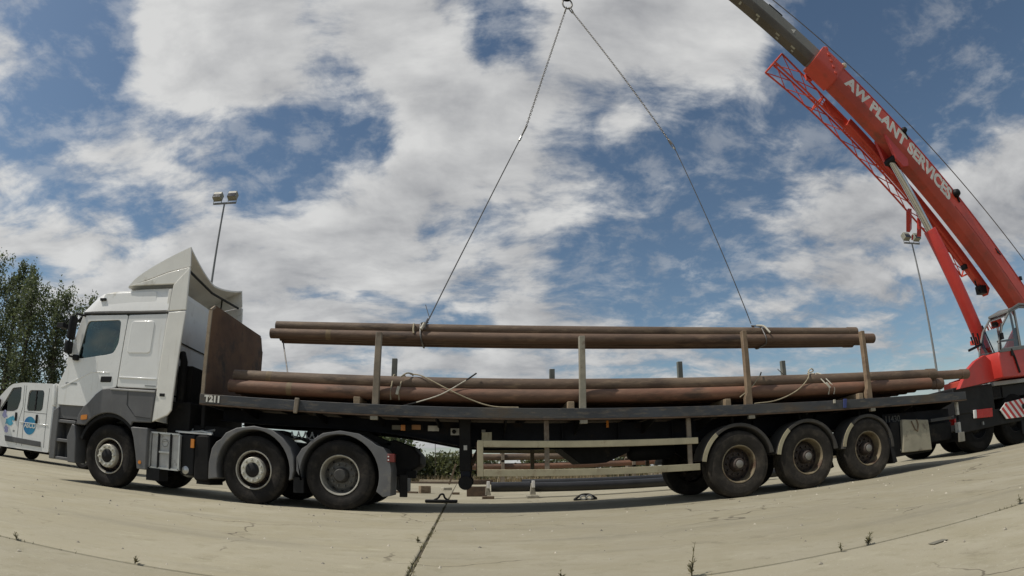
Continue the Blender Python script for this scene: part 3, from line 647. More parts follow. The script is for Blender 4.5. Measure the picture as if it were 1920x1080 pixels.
def wheel_proto(kind):
    root = bpy.data.objects.new('wheel', None); COL.objects.link(root); root['_org'] = (0,0,0); root.empty_display_size = .1
    tm = TYRE_D if kind == 'trailer' else TYRE
    w = .36 if kind == 'trailer' else .30; h = w/2
    obj('tyre', tyre_mesh(.525 if kind == 'trailer' else .52, w), tm, root, smooth=50)
    if kind == 'drive':
        t2 = tyre_mesh(.52, w); t2.v = [(x, y+.345, z) for x, y, z in t2.v]; obj('inner_tyre', t2, TYRE, root, smooth=50)
    rm = MB(); f = -h*.80
    if kind == 'steer':
        rm.lathe([(.298,f+.03),(.300,f-.012),(.292,f-.020),(.280,f-.014),(.272,f+.02),(.268,f+.04)], (0,0,0), 'Y', 48)
        obj('rim', rm, STEEL, root, smooth=45)
        obj('rim_well', MB().lathe([(.269,f+.035),(.262,f+.06),(.258,f+.12),(.235,f+.11),(.215,f+.06),(.199,f+.01)], (0,0,0), 'Y', 48), RIM_D, root, smooth=45)
        obj('drum', MB().lathe([(.200,f+.012),(.196,f-.03),(.191,f-.060),(.184,f-.066),(.112,f-.066),(.108,f-.05)], (0,0,0), 'Y', 48), STEEL, root, smooth=45)
        ring = MB(); nuts(ring, 10, .156, f-.066, .023, .045); obj('wheel_nuts', ring, STEELP, root, smooth=45, kind='stuff')
        fc = MB().lathe([(.186,f-.064),(.183,f-.070),(.120,f-.070),(.117,f-.064)], (0,0,0), 'Y', 40); obj('nut_ring', fc, STEELP, root, smooth=45)
        hb = MB().lathe([(.112,f-.05),(.109,f-.070),(.095,f-.080),(.055,f-.084),(.04,f-.09),(.001,f-.092)], (0,0,0), 'Y', 28); obj('hub', hb, BLACK, root, smooth=45)
        hh = MB()
        for k in range(10):
            a = 2*pi*(k+.5)/10+.2; c = Vector((.232*cos(a), f+.055, .232*sin(a))); hh.tube([c, c+Vector((-.01*cos(a),-.022,-.01*sin(a)))], .021, 8)
        obj('hand_holes', hh, BLACK, root, smooth=45, kind='stuff')
    else:
        rm_m, hb_m = (RIM_C, RIM_D) if kind == 'trailer' else (STEEL, RIM_G)
        rm.lathe([(.298,f+.03),(.301,f-.012),(.294,f-.020),(.282,f-.016),(.274,f+.012),(.268,f+.05),(.264,f+.12),(.258,f+.165)], (0,0,0), 'Y', 48)
        obj('rim', rm, rm_m, root, smooth=45)
        dk = MB().lathe([(.260,f+.15),(.250,f+.175),(.225,f+.165),(.205,f+.135),(.19,f+.13),(.115,f+.13)], (0,0,0), 'Y', 40); nuts(dk, 10, .165, f+.132, .018, .05)
        obj('disc', dk, hb_m if kind == 'trailer' else RIM_G2, root, smooth=45)
        hh = MB()
        for k in range(10):
            a = 2*pi*(k+.5)/10+.2; c = Vector((.226*cos(a), f+.172, .226*sin(a))); hh.tube([c, c+Vector((0,-.012,0))], .020, 8)
        obj('hand_holes', hh, BLACK, root, smooth=45, kind='stuff')
        hb = MB().lathe([(.115,f+.13),(.112,f+.05),(.098,f+.03),(.094,f-.005),(.08,f-.02),(.001,f-.022)], (0,0,0), 'Y', 28); obj('hub', hb, hb_m, root, smooth=45)
        if kind == 'trailer':
            cp = MB().lathe([(.062,f-.02),(.060,f-.034),(.045,f-.042),(.001,f-.043)], (0,0,0), 'Y', 20); obj('hub_cap', cp, mat('hub_cap_grey', (.20,.19,.17), .5, metal=.4, bump=.1), root, smooth=45)
    return root
WP = {k: wheel_proto(k) for k in ('steer', 'drive', 'trailer')}
WUSED = {}
def put_wheel(kind, parent, hub, far=False, rot=0.0, label=None):
    o = WP[kind] if kind not in WUSED else copy_tree(WP[kind])
    WUSED[kind] = 1
    o.parent = parent; o.location = Vector(hub)-Vector(parent['_org']); o.rotation_euler = (0, rot, pi if far else 0)
    if label: o['label'] = label
    return o

# ------------------------------------------------------------------ the lorry (tractor unit), nose to the left
NY, FY = 8.22, 10.66
lorry = thing('lorry', 'white articulated lorry tractor with grey lower panels, coupled to the pipe trailer', 'lorry', (-4.2, 9.44, 0))
# chassis
m = MB()
for y in (9.02, 9.78): m.bx(-7.1, -.98, y, y+.09, .72, 1.0)
for x in (-6.6,-5.3,-4.5,-3.9,-2.7,-1.4): m.bx(x-.06, x+.06, 9.11, 9.78, .76, .95)
for x in (-6.1,-3.37,-2.01): m.bx(x-.08, x+.08, 8.5, 10.4, .44, .60)
obj('chassis_frame', m, CHASSIS, lorry, bevel=.008)
m = MB(); m.prism([(-1.62,1.02),(-1.30,1.10),(-1.02,1.00),(-.90,.86),(-.90,.70),(-1.02,.62),(-1.10,.52),(-1.55,.52)], 8.95, 9.95)
obj('rear_frame', m, CHASSIS, lorry, bevel=.03)
m = MB(); m.bx(-1.12,-.96,8.9,9.02,.50,.62); m.bx(-1.15,-1.04,8.42,8.5,.22,.55); obj('tail_bracket', m, CHASSIS, lorry, bevel=.01)
m = MB(); m.prism([(-2.75,1.16),(-2.7,1.22),(-1.75,1.22),(-1.35,1.05),(-1.35,1.0),(-2.75,1.08)], 8.95, 9.92); m.lathe([(.001,.03),(.42,.03),(.44,.01),(.44,-.03)], (-2.05,9.44,1.225), 'Z', 30)
obj('fifth_wheel', m, CHASSIS, lorry, bevel=.01)
m = MB(); m.bx(-5.0,-3.0,9.0,9.9,1.0,1.03); m.tube([(-4.9,8.5,1.03),(-4.2,8.5,1.03)],.02,6); obj('catwalk', m, ALU, lorry)
m = MB()
m.tube([(-4.75,8.55,1.02),(-4.6,8.7,1.12),(-4.4,8.6,1.06),(-4.22,8.62,1.1)],.022,6); m.tube([(-4.62,8.5,1.04),(-4.4,8.48,1.06),(-4.2,8.5,1.04)],.018,6)
obj('air_hoses', m, ALU, lorry)
m = MB(); m.bx(-4.78,-4.16,8.36,8.39,1.005,1.03); obj('tank_top_rail', m, LWHT, lorry)

# cab side: door with window opening, rear panel, both sides
door_o = rnd([(-7.33,1.29),(-7.37,1.62),(-7.19,2.02),(-6.94,2.885),(-5.955,2.90),(-6.02,1.655),(-6.25,1.625),(-6.42,1.52),(-6.62,1.30)], .05)
door_h = rnd([(-6.855,2.785),(-6.09,2.81),(-6.075,2.42),(-6.16,2.235),(-6.30,2.20),(-6.985,2.105)], .08)
rear_o = rnd([(-5.94,2.90),(-5.12,2.925),(-5.175,1.665),(-6.005,1.66)], .03)
for y0, y1, nm in ((NY, NY+.05, 'near'), (FY-.05, FY, 'far')):
    s = -1 if nm == 'near' else 1; yo = NY if nm == 'near' else FY
    d = obj('door', MB().frame(door_o, door_h, y0, y1), WHITE, lorry, bevel=.012, smooth=30)
    gl = MB().prism([(-6.87,2.80),(-6.08,2.825),(-6.06,2.41),(-6.15,2.22),(-6.30,2.185),(-7.0,2.09)], yo-s*.028, yo-s*.022); obj('window', gl, GLASSC, d)
    wf = MB().frame(rnd([(-6.875,2.805),(-6.07,2.83),(-6.055,2.41),(-6.15,2.215),(-6.30,2.18),(-7.012,2.084)],.08), door_h, yo-s*.018, yo-s*.034); obj('window_seal', wf, SEAM, d)
    hd = MB().prism(rnd([(-6.375,1.825),(-6.135,1.835),(-6.145,1.735),(-6.38,1.725)],.02), yo+s*.012, yo-s*.02); h_ = obj('handle', hd, BLACK, d, bevel=.008)
    cr = MB().prism([(-7.30,1.60),(-6.6,1.90),(-6.2,1.905),(-6.2,1.89),(-6.6,1.885),(-7.25,1.585)], yo+s*.006, yo-s*.02); obj('crease_line', cr, WHITE, d, bevel=.005)
    bd = MB(); bd.bx(-7.19,-6.92,yo+s*.004 if s<0 else yo-.002,yo+.002 if s<0 else yo+s*.004,1.655,1.685); obj('badge', bd, BADGE, d)
    p = obj('cab_side_panel', MB().prism(rear_o, y0, y1), WHITE, lorry, bevel=.014, smooth=30)
    pn = MB().prism(rnd([(-5.85,2.79),(-5.36,2.80),(-5.38,2.25),(-5.875,2.24)],.07), yo+s*.010, yo-s*.02); obj('locker_panel', pn, WHITE, p, bevel=.008)
    ln = MB().bx(-5.98,-5.20,yo+s*.014 if s<0 else yo-.02,yo+.02 if s<0 else yo+s*.014,1.815,1.84); obj('panel_crease', ln, WHITE, p, bevel=.006)
    bd = MB(); bd.bx(-5.42,-5.20,yo+s*.004 if s<0 else yo-.002,yo+.002 if s<0 else yo+s*.004,1.70,1.722); obj('badge', bd, BADGE, p)
    gt = MB().prism([(-6.97,2.905),(-5.12,2.932),(-5.12,2.962),(-6.99,2.945)], yo+s*.016, yo-s*.05); obj('roof_gutter', gt, mat('gutter_grey', (.06,.06,.058), .6, bump=.05), lorry, bevel=.01)
# shell behind the panels: floor, rear wall, front, interior
m = MB(); m.bx(-7.15,-5.14,NY+.06,FY-.06,1.30,1.40); obj('cab_floor', m, CABIN, lorry)
m = MB(); m.bx(-5.19,-5.13,NY+.02,FY-.02,1.15,3.36)
rw = obj('rear_wall', m, WHITE2, lorry, bevel=.01)
m = MB()
for z in (1.62, 2.55): m.bx(-5.126,-5.112,NY+.1,FY-.1,z,z+.018)
m.bx(-5.127,-5.09,NY+.02,NY+.06,2.38,2.5); obj('wall_rib', m, SEAM, rw)
m = MB(); m.bx(-6.05,-5.2,NY+.08,FY-.08,1.4,1.78); m.bx(-5.45,-5.2,NY+.08,FY-.08,1.78,2.05); obj('bunk', m, SEATC, lorry, bevel=.03)
for y in (8.75, 10.05):
    m = MB(); m.bx(-6.55,-6.05,y-.25,y+.25,1.70,1.86); m.bar((-6.1,y,1.82),(-5.92,y,2.42),.48,.14,(1,0,0)); m.bar((-5.9,y,2.45),(-5.86,y,2.62),.26,.10,(1,0,0)); obj('seat', m, SEATC, lorry, bevel=.05)
m = MB(); m.prism([(-7.14,1.4),(-6.78,1.4),(-6.80,1.95),(-6.95,2.08),(-7.10,2.08)], NY+.07, FY-.07); obj('dashboard', m, CABIN, lorry, bevel=.04)
m = MB(); ring = [(-6.72+.10*sin(a)*.9, 10.05+.22*cos(a), 2.02+.22*sin(a)*.75) for a in [2*pi*k/24 for k in range(24)]]; m.tube(ring, .016, 6, closed=True); m.tube([(-6.9,10.05,1.9),(-6.72,10.05,2.02)],.03,8)
obj('steering_wheel', m, BLACK, lorry)
m = MB(); m.prism([(-7.385,1.05),(-7.42,1.62),(-7.24,2.02),(-7.19,2.02),(-7.36,1.60),(-7.30,1.05)], NY+.04, FY-.04); obj('nose_panel', m, WHITE, lorry, bevel=.02)
m = MB(); m.prism([(-7.40,1.25),(-7.47,1.25),(-7.50,1.62),(-7.43,1.66)], NY-.01, NY+.22); obj('corner_deflector', m, WHITE, lorry, bevel=.02)
m = MB(); m.prism([(-7.40,1.25),(-7.47,1.25),(-7.50,1.62),(-7.43,1.66)], FY-.22, FY+.01); obj('corner_deflector', m, WHITE, lorry, bevel=.02)
m = MB(); m.quad((-7.235,NY+.06,2.03),(-7.235,FY-.06,2.03),(-6.975,FY-.06,2.89),(-6.975,NY+.06,2.89)); obj('windscreen', m, GLASSC, lorry)
for y in (NY+.035, FY-.035):
    m = MB(); m.bar((-7.22,y,2.0),(-6.955,y,2.90),.07,.07,(1,0,0)); obj('windscreen_pillar', m, WHITE, lorry, bevel=.012)
m = MB(); m.prism([(-7.46,.34),(-7.52,.62),(-7.50,1.05),(-7.38,1.18),(-7.28,1.18),(-7.28,.34)], NY+.05, FY-.05); obj('front_bumper', m, GREY, lorry, bevel=.05)
# roof
def roofring(x, zl, zt, inset, ins2):
    return [(x, NY+ins2, zl), (x, NY+inset*.35, zl+(zt-zl)*.55), (x, NY+inset*.8, zl+(zt-zl)*.9), (x, NY+inset+.12, zt), (x, FY-inset-.12, zt), (x, FY-inset*.8, zl+(zt-zl)*.9), (x, FY-inset*.35, zl+(zt-zl)*.55), (x, FY-ins2, zl)]
m = MB(); m.loft([roofring(-7.02,2.955,3.0,.16,.03), roofring(-6.95,2.955,3.10,.16,.02), roofring(-6.80,2.96,3.27,.14,.01), roofring(-6.66,2.96,3.345,.13,.0), roofring(-6.35,2.965,3.39,.12,.0), roofring(-5.7,2.97,3.425,.12,.0), roofring(-5.14,2.98,3.435,.12,.0)])
rf = obj('roof', m, WHITE, lorry, smooth=50)
m = MB(); m.prism(rnd([(-6.62,3.06),(-6.60,3.30),(-5.45,3.33),(-5.40,3.06)],.06), NY-.006, NY+.1, shear=lambda p: .02+(p[1]-3.0)*.10); obj('roof_side_panel', m, WHITE, rf, bevel=.008)
m = MB(); m.bx(-6.66,-6.53,NY+.0,NY+.06,3.16,3.205); obj('roof_vent', m, BLACK, rf, bevel=.006)
m = MB(); m.prism([(-7.02,2.93),(-7.20,2.80),(-7.21,2.83),(-7.03,2.985)], NY+.10, FY-.10); obj('sun_visor', m, BLACK, lorry, bevel=.01)
# air deflector: curved shell, high at both sides, saddle in the middle
def defl(t, u):
    """t 0 tip..1 rear, u 0 near..1 far -> top surface point"""
    x = -6.06+t*1.19; hi = 3.415+.685*(t**.72); lo = 3.40+.42*(t**.8)
    b = abs(2*u-1); k = b**1.55; xx = x-(1-b)*.06*t
    return Vector((xx, NY+.015+u*(FY-NY-.03), lo+(hi-lo)*k))
m = MB(); N, U = 12, 20
top = [[defl(i/N, j/U) for j in range(U+1)] for i in range(N+1)]
vs = [p for r_ in top for p in r_]; vs2 = [p-Vector((0,0,.03)) for p in vs]; nn = len(vs)
fs = [(i*(U+1)+j, i*(U+1)+j+1, (i+1)*(U+1)+j+1, (i+1)*(U+1)+j) for i in range(N) for j in range(U)]
fs2 = [tuple(k+nn for k in reversed(f)) for f in fs]
rim_ = [(N*(U+1)+j, N*(U+1)+j+1, nn+N*(U+1)+j+1, nn+N*(U+1)+j) for j in range(U)] + [(j, nn+j, nn+j+1, j+1) for j in range(U)]
rim_ += [(i*(U+1), (i+1)*(U+1), nn+(i+1)*(U+1), nn+i*(U+1)) for i in range(N)] + [(i*(U+1)+U, nn+i*(U+1)+U, nn+(i+1)*(U+1)+U, (i+1)*(U+1)+U) for i in range(N)]
m.add(vs+vs2, fs+fs2+rim_)
df = obj('air_deflector', m, WHITE2, lorry, smooth=45)
for y0, y1 in ((NY+.012, NY+.04), (FY-.04, FY-.012)):
    pts = [(-6.06,3.41)] + [(defl(i/N,0).x, defl(i/N,0).z-.004) for i in range(1, N+1)] + [(-4.82,3.745),(-5.25,3.66),(-5.65,3.53)]
    obj('deflector_side', MB().prism(pts, y0, y1), WHITE2, df, smooth=30)
    pts = [(-6.04,3.42),(-5.65,3.515),(-5.25,3.645),(-4.83,3.735),(-4.80,3.60),(-5.10,3.44)]
    obj('deflector_base', MB().prism(pts, y0-.006 if y0 < 9 else y0, y1 if y0 < 9 else y1+.006), WHITE2, df, bevel=.01)
m = MB(); m.tube([(-4.88,NY+.1,3.70),(-4.95,9.44,3.66),(-4.88,FY-.1,3.70)], .025, 6); m.tube([(-4.95,9.9,3.68),(-5.0,10.0,3.55),(-5.1,10.1,3.4)],.02,6); obj('deflector_brace', m, SEAM, df)
m = MB(); m.bx(-5.10,-4.66,8.52,10.40,.98,1.52); m.bx(-5.10,-4.80,8.75,10.2,1.52,2.16); m.tube([(-4.9,8.62,1.4),(-4.92,8.62,2.2),(-5.0,8.66,2.36)],.07,10); obj('air_intake', m, CHASSIS, lorry, bevel=.03)
m = MB(); m.bx(-4.64,-3.0,8.62,8.98,.98,1.16); m.bx(-4.5,-4.42,8.6,10.2,1.1,1.5); obj('rear_carrier', m, CHASSIS, lorry, bevel=.02)
# side fairings behind the cab
for s, yo in ((-1, NY), (1, FY)):
    ya, yb = (yo-.012, yo+.03) if s < 0 else (yo-.03, yo+.012)
    f1 = obj('side_fairing', MB().prism([(-5.105,2.965),(-5.09,3.42),(-4.81,3.725),(-4.765,2.985)], ya, yb), WHITE2, lorry, bevel=.012)
    obj('side_fairing', MB().prism([(-5.11,2.945),(-5.17,1.64),(-5.215,1.13),(-4.92,1.26),(-4.855,1.34),(-4.765,2.965)], ya, yb), WHITE2, lorry, bevel=.012)
    obj('fairing_marker', MB().bx(-5.10,-5.0,yo-.02 if s<0 else yo,yo if s<0 else yo+.02,1.55,1.60), BLACK, f1, bevel=.004)
# grey lower cab
arch_c = (-6.10,.52)
def arcpts(c, r, a0, a1, n=16): return [(c[0]+r*cos(radians(a0+(a1-a0)*k/n)), c[1]+r*sin(radians(a0+(a1-a0)*k/n))) for k in range(n+1)]
grey = [(-6.83,.98)] + [(-6.80,1.14),(-6.70,1.29),(-6.60,1.36),(-6.44,1.52),(-6.30,1.615),(-6.10,1.64),(-5.18,1.645),(-5.225,1.12),(-5.60,1.105)] + [p for p in arcpts(arch_c, .70, 48, 139)]
for s, yo in ((-1, NY), (1, FY)):
    ya, yb = (yo-.022, yo+.03) if s < 0 else (yo-.03, yo+.022)
    wa = obj('wheel_arch_panel', MB().prism(grey, ya, yb), GREY, lorry, bevel=.015)
    ln = MB(); ln.bx(-6.12,-5.19,yo-.034 if s<0 else yo+.02,yo-.02 if s<0 else yo+.034,1.605,1.63); obj('arch_trim', ln, mat('pale_trim', (.34,.335,.32), .5, bump=.05), wa, bevel=.004)
    sm_ = MB(); sm_.tube([(-5.74,yo+s*.024,1.60),(-5.74,yo+s*.024,1.38),(-5.55,yo+s*.024,1.20),(-5.24,yo+s*.024,1.19)], .006, 4); obj('panel_seam', sm_, SEAM, wa)
    am = MB().prism(rnd([(-6.72,1.14),(-6.58,1.16),(-6.58,1.08),(-6.72,1.06)],.02), yo+s*.035, yo+s*.01); obj('marker_light', am, LAMB, wa)
    ra = MB().prism([(-5.63,1.02),(-5.58,1.03),(-5.28,1.03),(-5.28,.36),(-5.46,.36),(-5.50,.6),(-5.56,.85)], yo+s*.02, yo-s*.30); rg_ = obj('rear_mudguard', ra, GREY2, lorry, bevel=.015)
    obj('reflector', MB().lathe([(.03,-.006),(.03,.006),(.001,.006)] if s > 0 else [(.03,.006),(.03,-.006),(.001,-.006)], (-5.40,yo+s*.024,.47), 'Y', 14), LAMB, rg_)
    obj('mudflap', MB().bx(-5.30,-5.05,yo-s*.04 if s>0 else yo+.04,yo-s*.34 if s>0 else yo+.34,.20,.40), BLACK, lorry)
    # steps
    sp_ = MB(); sp_.prism([(-7.44,.34),(-7.42,1.18),(-7.30,1.25),(-7.27,1.16),(-7.30,.34)], yo+s*.01, yo-s*.30); sp_.prism([(-6.98,.32),(-7.03,.75),(-6.93,.98),(-6.86,.96),(-6.82,.75),(-6.80,.32)], yo+s*.012, yo-s*.30)
    sp_.bx(-7.3,-6.9,min(yo-s*.26,yo-s*.30),max(yo-s*.26,yo-s*.30),.34,1.26)
    so = obj('step_unit', sp_, GREY, lorry, bevel=.015)
    for z in (.36, .67, 1.0):
        obj('step_tread', MB().bx(-7.29,-6.98 if z < .9 else -6.86,min(yo+s*.0,yo-s*.26),max(yo+s*.0,yo-s*.26),z-.02,z+.035), GREY2, so, bevel=.01)
    obj('door_sill', MB().bx(-7.30,-6.62,min(yo-s*.03,yo-s*.08),max(yo-s*.03,yo-s*.08),1.06,1.30), GREY, lorry)
    al = MB(); al.prism(arcpts(arch_c, .69, 20, 160)+arcpts(arch_c, .64, 160, 20), yo-s*.03, yo-s*.55); obj('arch_liner', al, BLACK, lorry)
    # mirrors
    mm = MB(); yy = yo+s*.12
    mm.tube([(-6.93,yo,2.88),(-7.06,yy,2.88),(-7.12,yy,2.80),(-7.14,yy,2.20),(-7.08,yy,2.13),(-7.0,yo,2.12)], .02, 6); mr = obj('mirror_arm', mm, BLACK, lorry)
    obj('mirror', MB().bx(-7.15,-7.06,yy-.10,yy+.08,2.42,2.84), BLACK, mr, bevel=.03)
    obj('mirror', MB().bx(-7.17,-7.08,yy-.10,yy+.08,2.17,2.39), BLACK, mr, bevel=.03)
    obj('mirror_base', MB().bx(-7.05,-6.93,min(yo,yo+s*.08),max(yo,yo+s*.08),2.07,2.17), BLACK, mr, bevel=.02)
m = MB(); m.tube([(-7.19,NY+.1,2.78),(-7.30,NY-.05,2.80),(-7.36,NY-.08,2.70)], .014, 6); m.bx(-7.44,-7.28,NY-.2,NY-.02,2.62,2.70); obj('kerb_mirror', m, BLACK, lorry, bevel=.01)
m = MB(); m.prism([(-6.62,2.84),(-6.30,2.86),(-6.28,2.80),(-6.62,2.77)], NY+.12, NY+.5); obj('sunblind', m, LWHT, lorry)
# battery box with aluminium frame, tank, silencer
m = MB(); m.bx(-5.25,-4.70,8.30,8.86,.40,.97); bb = obj('battery_box', m, mat('battery_box_white', (.44,.44,.43), .5, var=.12, scale=5, patch=(.26,.25,.23), pscale=5, pamt=.4, bump=.1), lorry, bevel=.02)
m = MB()
for a, b in (((-5.26,.41),(-4.70,.41)),((-5.26,.41),(-5.26,.97)),((-4.70,.41),(-4.70,.97)),((-5.26,.97),(-4.70,.97)),((-5.10,.41),(-5.10,.97)),((-4.86,.41),(-4.86,.97)),((-5.10,.67),(-4.86,.67))):
    m.bar((a[0],8.285,a[1]),(b[0],8.285,b[1]),.03,.022,(0,1,0))
obj('box_frame', m, ALU, bb)
m = MB(); m.bx(-5.11,-5.08,8.27,8.30,.42,.96); m.bx(-4.875,-4.845,8.27,8.30,.42,.96); obj('box_strap', m, BLACK, bb)
m = MB(); m.tube([Vector((-4.98+.06*cos(a),8.293,.82+.06*sin(a))) for a in [2*pi*k/20 for k in range(20)]], .004, 4, closed=True); m.bar((-5.04,8.294,.83),(-4.92,8.294,.86),.006,.006); obj('stamped_mark', m, BADGE, bb)
m = MB(); m.prism(rnd([(-4.70,.34),(-4.70,.98),(-4.45,.99),(-4.45,.34)],.05), 8.34, 8.95); obj('air_tank', m, BLACK, lorry, bevel=.02)
m = MB(); m.prism(rnd([(-4.44,.27),(-4.44,.99),(-4.17,1.0),(-4.15,.27)],.08), 8.32, 9.0); tk_ = obj('fuel_tank', m, CHASSIS, lorry, bevel=.03)
obj('reflector', MB().bx(-4.50,-4.44,8.30,8.33,.78,.92), LAMB, tk_)
m = MB(); m.lathe([(.001,-.09),(.06,-.085),(.10,-.04),(.115,.05),(.115,.25),(.001,.26)], (-4.60,8.42,.42), 'Y', 18); obj('silencer', m, ALU, lorry, smooth=50)
m = MB(); m.bx(-4.42,-4.18,8.40,8.90,.22,.32); obj('mudflap', m, BLACK, lorry)
# rear fenders
def fender(parent, cx, cz, outer, rin, a0, a1, y0, y1, mtl, name='fender'):
    inn = arcpts((cx, cz), rin, a0, a1, 22)
    return obj(name, MB().prism(outer+inn, y0, y1), mtl, parent, bevel=.012, smooth=30)
mid_o = [(-4.12,.32),(-4.115,.58),(-4.07,.80),(-4.00,.90),(-3.92,.95),(-3.84,1.05),(-3.66,1.135),(-3.37,1.18),(-3.08,1.14),(-2.90,1.03),(-2.82,.94),(-2.76,.88),(-2.71,.75),(-2.70,.55),(-2.73,.42)]
drv_o = [(-2.58,.42),(-2.66,.55),(-2.66,.75),(-2.58,.88),(-2.50,.93),(-2.44,1.0),(-2.26,1.12),(-2.0,1.165),(-1.72,1.13),(-1.54,1.03),(-1.46,.97),(-1.36,.94),(-1.28,.84),(-1.24,.62),(-1.25,.24),(-1.36,.22)]
for y0, y1 in ((8.215, 8.80), (10.08, 10.665)):
    fender(lorry, -3.37, .52, mid_o, .605, -12, 196, y0, y1, GREY2)
    fender(lorry, -2.01, .52, drv_o, .595, -22, 190, y0, y1, GREY2)
    obj('fender_flap', MB().bx(-2.72,-2.56,y0+.05,y1-.02,.22,.45), BLACK, lorry)
for y0, y1 in ((8.19, 8.34), (10.54, 10.69)):
    tl = obj('tail_light', MB().bx(-1.30,-1.19,y0+.02,y1,.73,.85), mat('dull_red_lens', (.16,.025,.02), .35, var=.15, bump=0), lorry, bevel=.008)
    obj('reflector', MB().bx(-1.29,-1.27,y0+.016,y0+.022,.75,.77), LWHT, tl); obj('reflector', MB().bx(-1.29,-1.27,y0+.016,y0+.022,.80,.82), LWHT, tl)
for x, k, r0 in ((-6.10,'steer',.1),(-3.37,'steer',.45)):
    put_wheel(k, lorry, (x, 8.405, .515), False, r0); put_wheel(k, lorry, (x, 10.475, .515), True, r0)
put_wheel('drive', lorry, (-2.01, 8.405, .515), False, .2); put_wheel('drive', lorry, (-2.01, 10.475, .515), True, .7)
# suzie coil under the trailer nose
m = MB(); m.tube([(-3.0+.02*k, 8.9+.05*cos(k*1.1), 1.12+.05*sin(k*1.1)) for k in range(24)], .012, 5); obj('coiled_hose', m, LWHT, lorry)

# ------------------------------------------------------------------ flatbed trailer
def bz(x): return 1.53-.023*x                       # deck-edge height: the nose rides a little high
TF, TR, TN, TFY = -4.33, 9.21, 8.20, 10.72
trailer = thing('flatbed_trailer', 'long dark flatbed trailer with rusty headboard, carrying pipes behind the white lorry', 'trailer', (2.4, 9.46, 0))
def slope_box(mb, x0, x1, y0, y1, dz0, dz1):
    """box that follows the deck slope; dz measured from the deck edge top"""
    return mb.prism([(x0,bz(x0)+dz0),(x1,bz(x1)+dz0),(x1,bz(x1)+dz1),(x0,bz(x0)+dz1)], y0, y1)
for y0, y1 in ((TN, TN+.05), (TFY-.05, TFY)):
    rv = obj('side_rave', slope_box(MB(), TF, TR, y0, y1, -.150, 0), RAVE, trailer, bevel=.006)
    obj('rave_flange', slope_box(MB(), TF, TR, y0-.004 if y0 < 9 else y0-.05, y1+.05 if y0 < 9 else y1+.004, -.168, -.1505), FLANGE, rv)
obj('front_rave', slope_box(MB(), TF-.03, TF+.02, TN+.052, TFY-.052, -.15, -.003), RAVE, trailer, bevel=.005)
obj('rear_rave', slope_box(MB(), TR-.05, TR-.001, TN+.052, TFY-.052, -.15, -.003), RAVE, trailer, bevel=.005)
pb = MB(); n_p = 10
for k in range(n_p):
    y0 = TN+.056+(TFY-TN-.112)*k/n_p; y1 = TN+.056+(TFY-TN-.112)*(k+1)/n_p-.006
    obj('deck_plank', slope_box(MB(), TF+.022, TR-.052, y0, y1, -.045, -.012+.002*(k % 2)), TIMBERD, trailer)
for k in range(15):
    x = TF+.35+k*.93; obj('cross_bearer', slope_box(MB(), x-.04, x+.04, TN+.06, TFY-.06, -.145, -.047), CHASSIS, trailer)
T211 = text_mesh('lettering', 'T211', SIGNW, trailer, Matrix.Translation((-4.24, TN-.004, 1.513)) @ Matrix.Rotation(.023,4,'Y') @ Matrix.Rotation(pi/2,4,'X'), .135, 1.0, .002, .008)
# main beams with swan neck
neck = [(-4.25,bz(-4.25)-.15),(9.1,bz(9.1)-.15),(9.1,.90),(7.3,.94),(3.6,.99),(.85,1.0),(.1,1.0),(-.30,1.03),(-.60,1.085),(-.95,1.15),(-1.35,1.205),(-1.8,1.245),(-2.2,1.262),(-4.25,1.30)]
def inset(poly, d): return poly
for y in (8.96, 9.88):
    w_ = obj('main_beam', MB().prism(neck, y, y+.03), BEAM, trailer, bevel=.004)
    lo = neck[2:]; fl = MB()
    for a, b in zip(lo[:-1], lo[1:]): fl.add([(a[0],y-.07,a[1]),(b[0],y-.07,b[1]),(b[0],y+.10,b[1]),(a[0],y+.10,a[1]),(a[0],y-.07,a[1]-.02),(b[0],y-.07,b[1]-.02),(b[0],y+.10,b[1]-.02),(a[0],y+.10,a[1]-.02)], [(0,1,2,3),(7,6,5,4),(0,4,5,1),(2,6,7,3)])
    obj('beam_flange', fl, BEAM, w_)
    st = MB()
    for x in (.4,1.3,2.2,3.1,4.6,5.9,7.2,8.4): st.bx(x-.01,x+.01,y-.07,y-.001,1.0,bz(x)-.16)
    obj('web_stiffener', st, BEAM, w_)
# outriggers that carry the rave
for x in (-3.6,-2.4,-1.47,-.6,.4,1.5,2.6,3.55,4.17,5.3,6.62,7.7,8.8):
    obj('outrigger', MB().prism([(8.24,bz(x)-.152),(8.955,bz(x)-.152),(8.955,bz(x)-.34 if x > -.5 else bz(x)-.27),(8.26,bz(x)-.20)], x-.012, x+.012, 'X'), CHASSIS, trailer)
# headboard
hb = MB(); Z0, Z1 = bz(-4.3)+.0, 3.075
hbp = [(8.27,Z0),(10.66,Z0),(10.66,2.84),(10.56,3.085),(8.40,3.07),(8.27,2.98)]
hbo = obj('headboard', MB().prism(hbp, -4.33, -4.285, 'X'), HEADB, trailer, bevel=.006)
m = MB(); m.bar((-4.31,8.255,Z0),(-4.31,8.255,2.985),.06,.028,(0,1,0)); m.bar((-4.31,8.255,2.98),(-4.31,8.40,3.085),.06,.028,(1,0,0)); obj('headboard_edge', m, HEADE, hbo)
m = MB(); m.bar((-4.31,8.41,3.083),(-4.31,10.55,3.098),.055,.022,(1,0,0)); m.bar((-4.31,10.56,3.09),(-4.31,10.668,2.85),.055,.02,(1,0,0)); m.bar((-4.31,10.67,2.84),(-4.31,10.67,Z0),.055,.02,(0,1,0)); obj('headboard_frame', m, HEADB, hbo)
m = MB()
for y in (8.9,9.45,10.0): m.bar((-4.37,y,Z0),(-4.37,y,3.05),.08,.08,(0,1,0))
obj('headboard_post', m, HEADB, hbo)
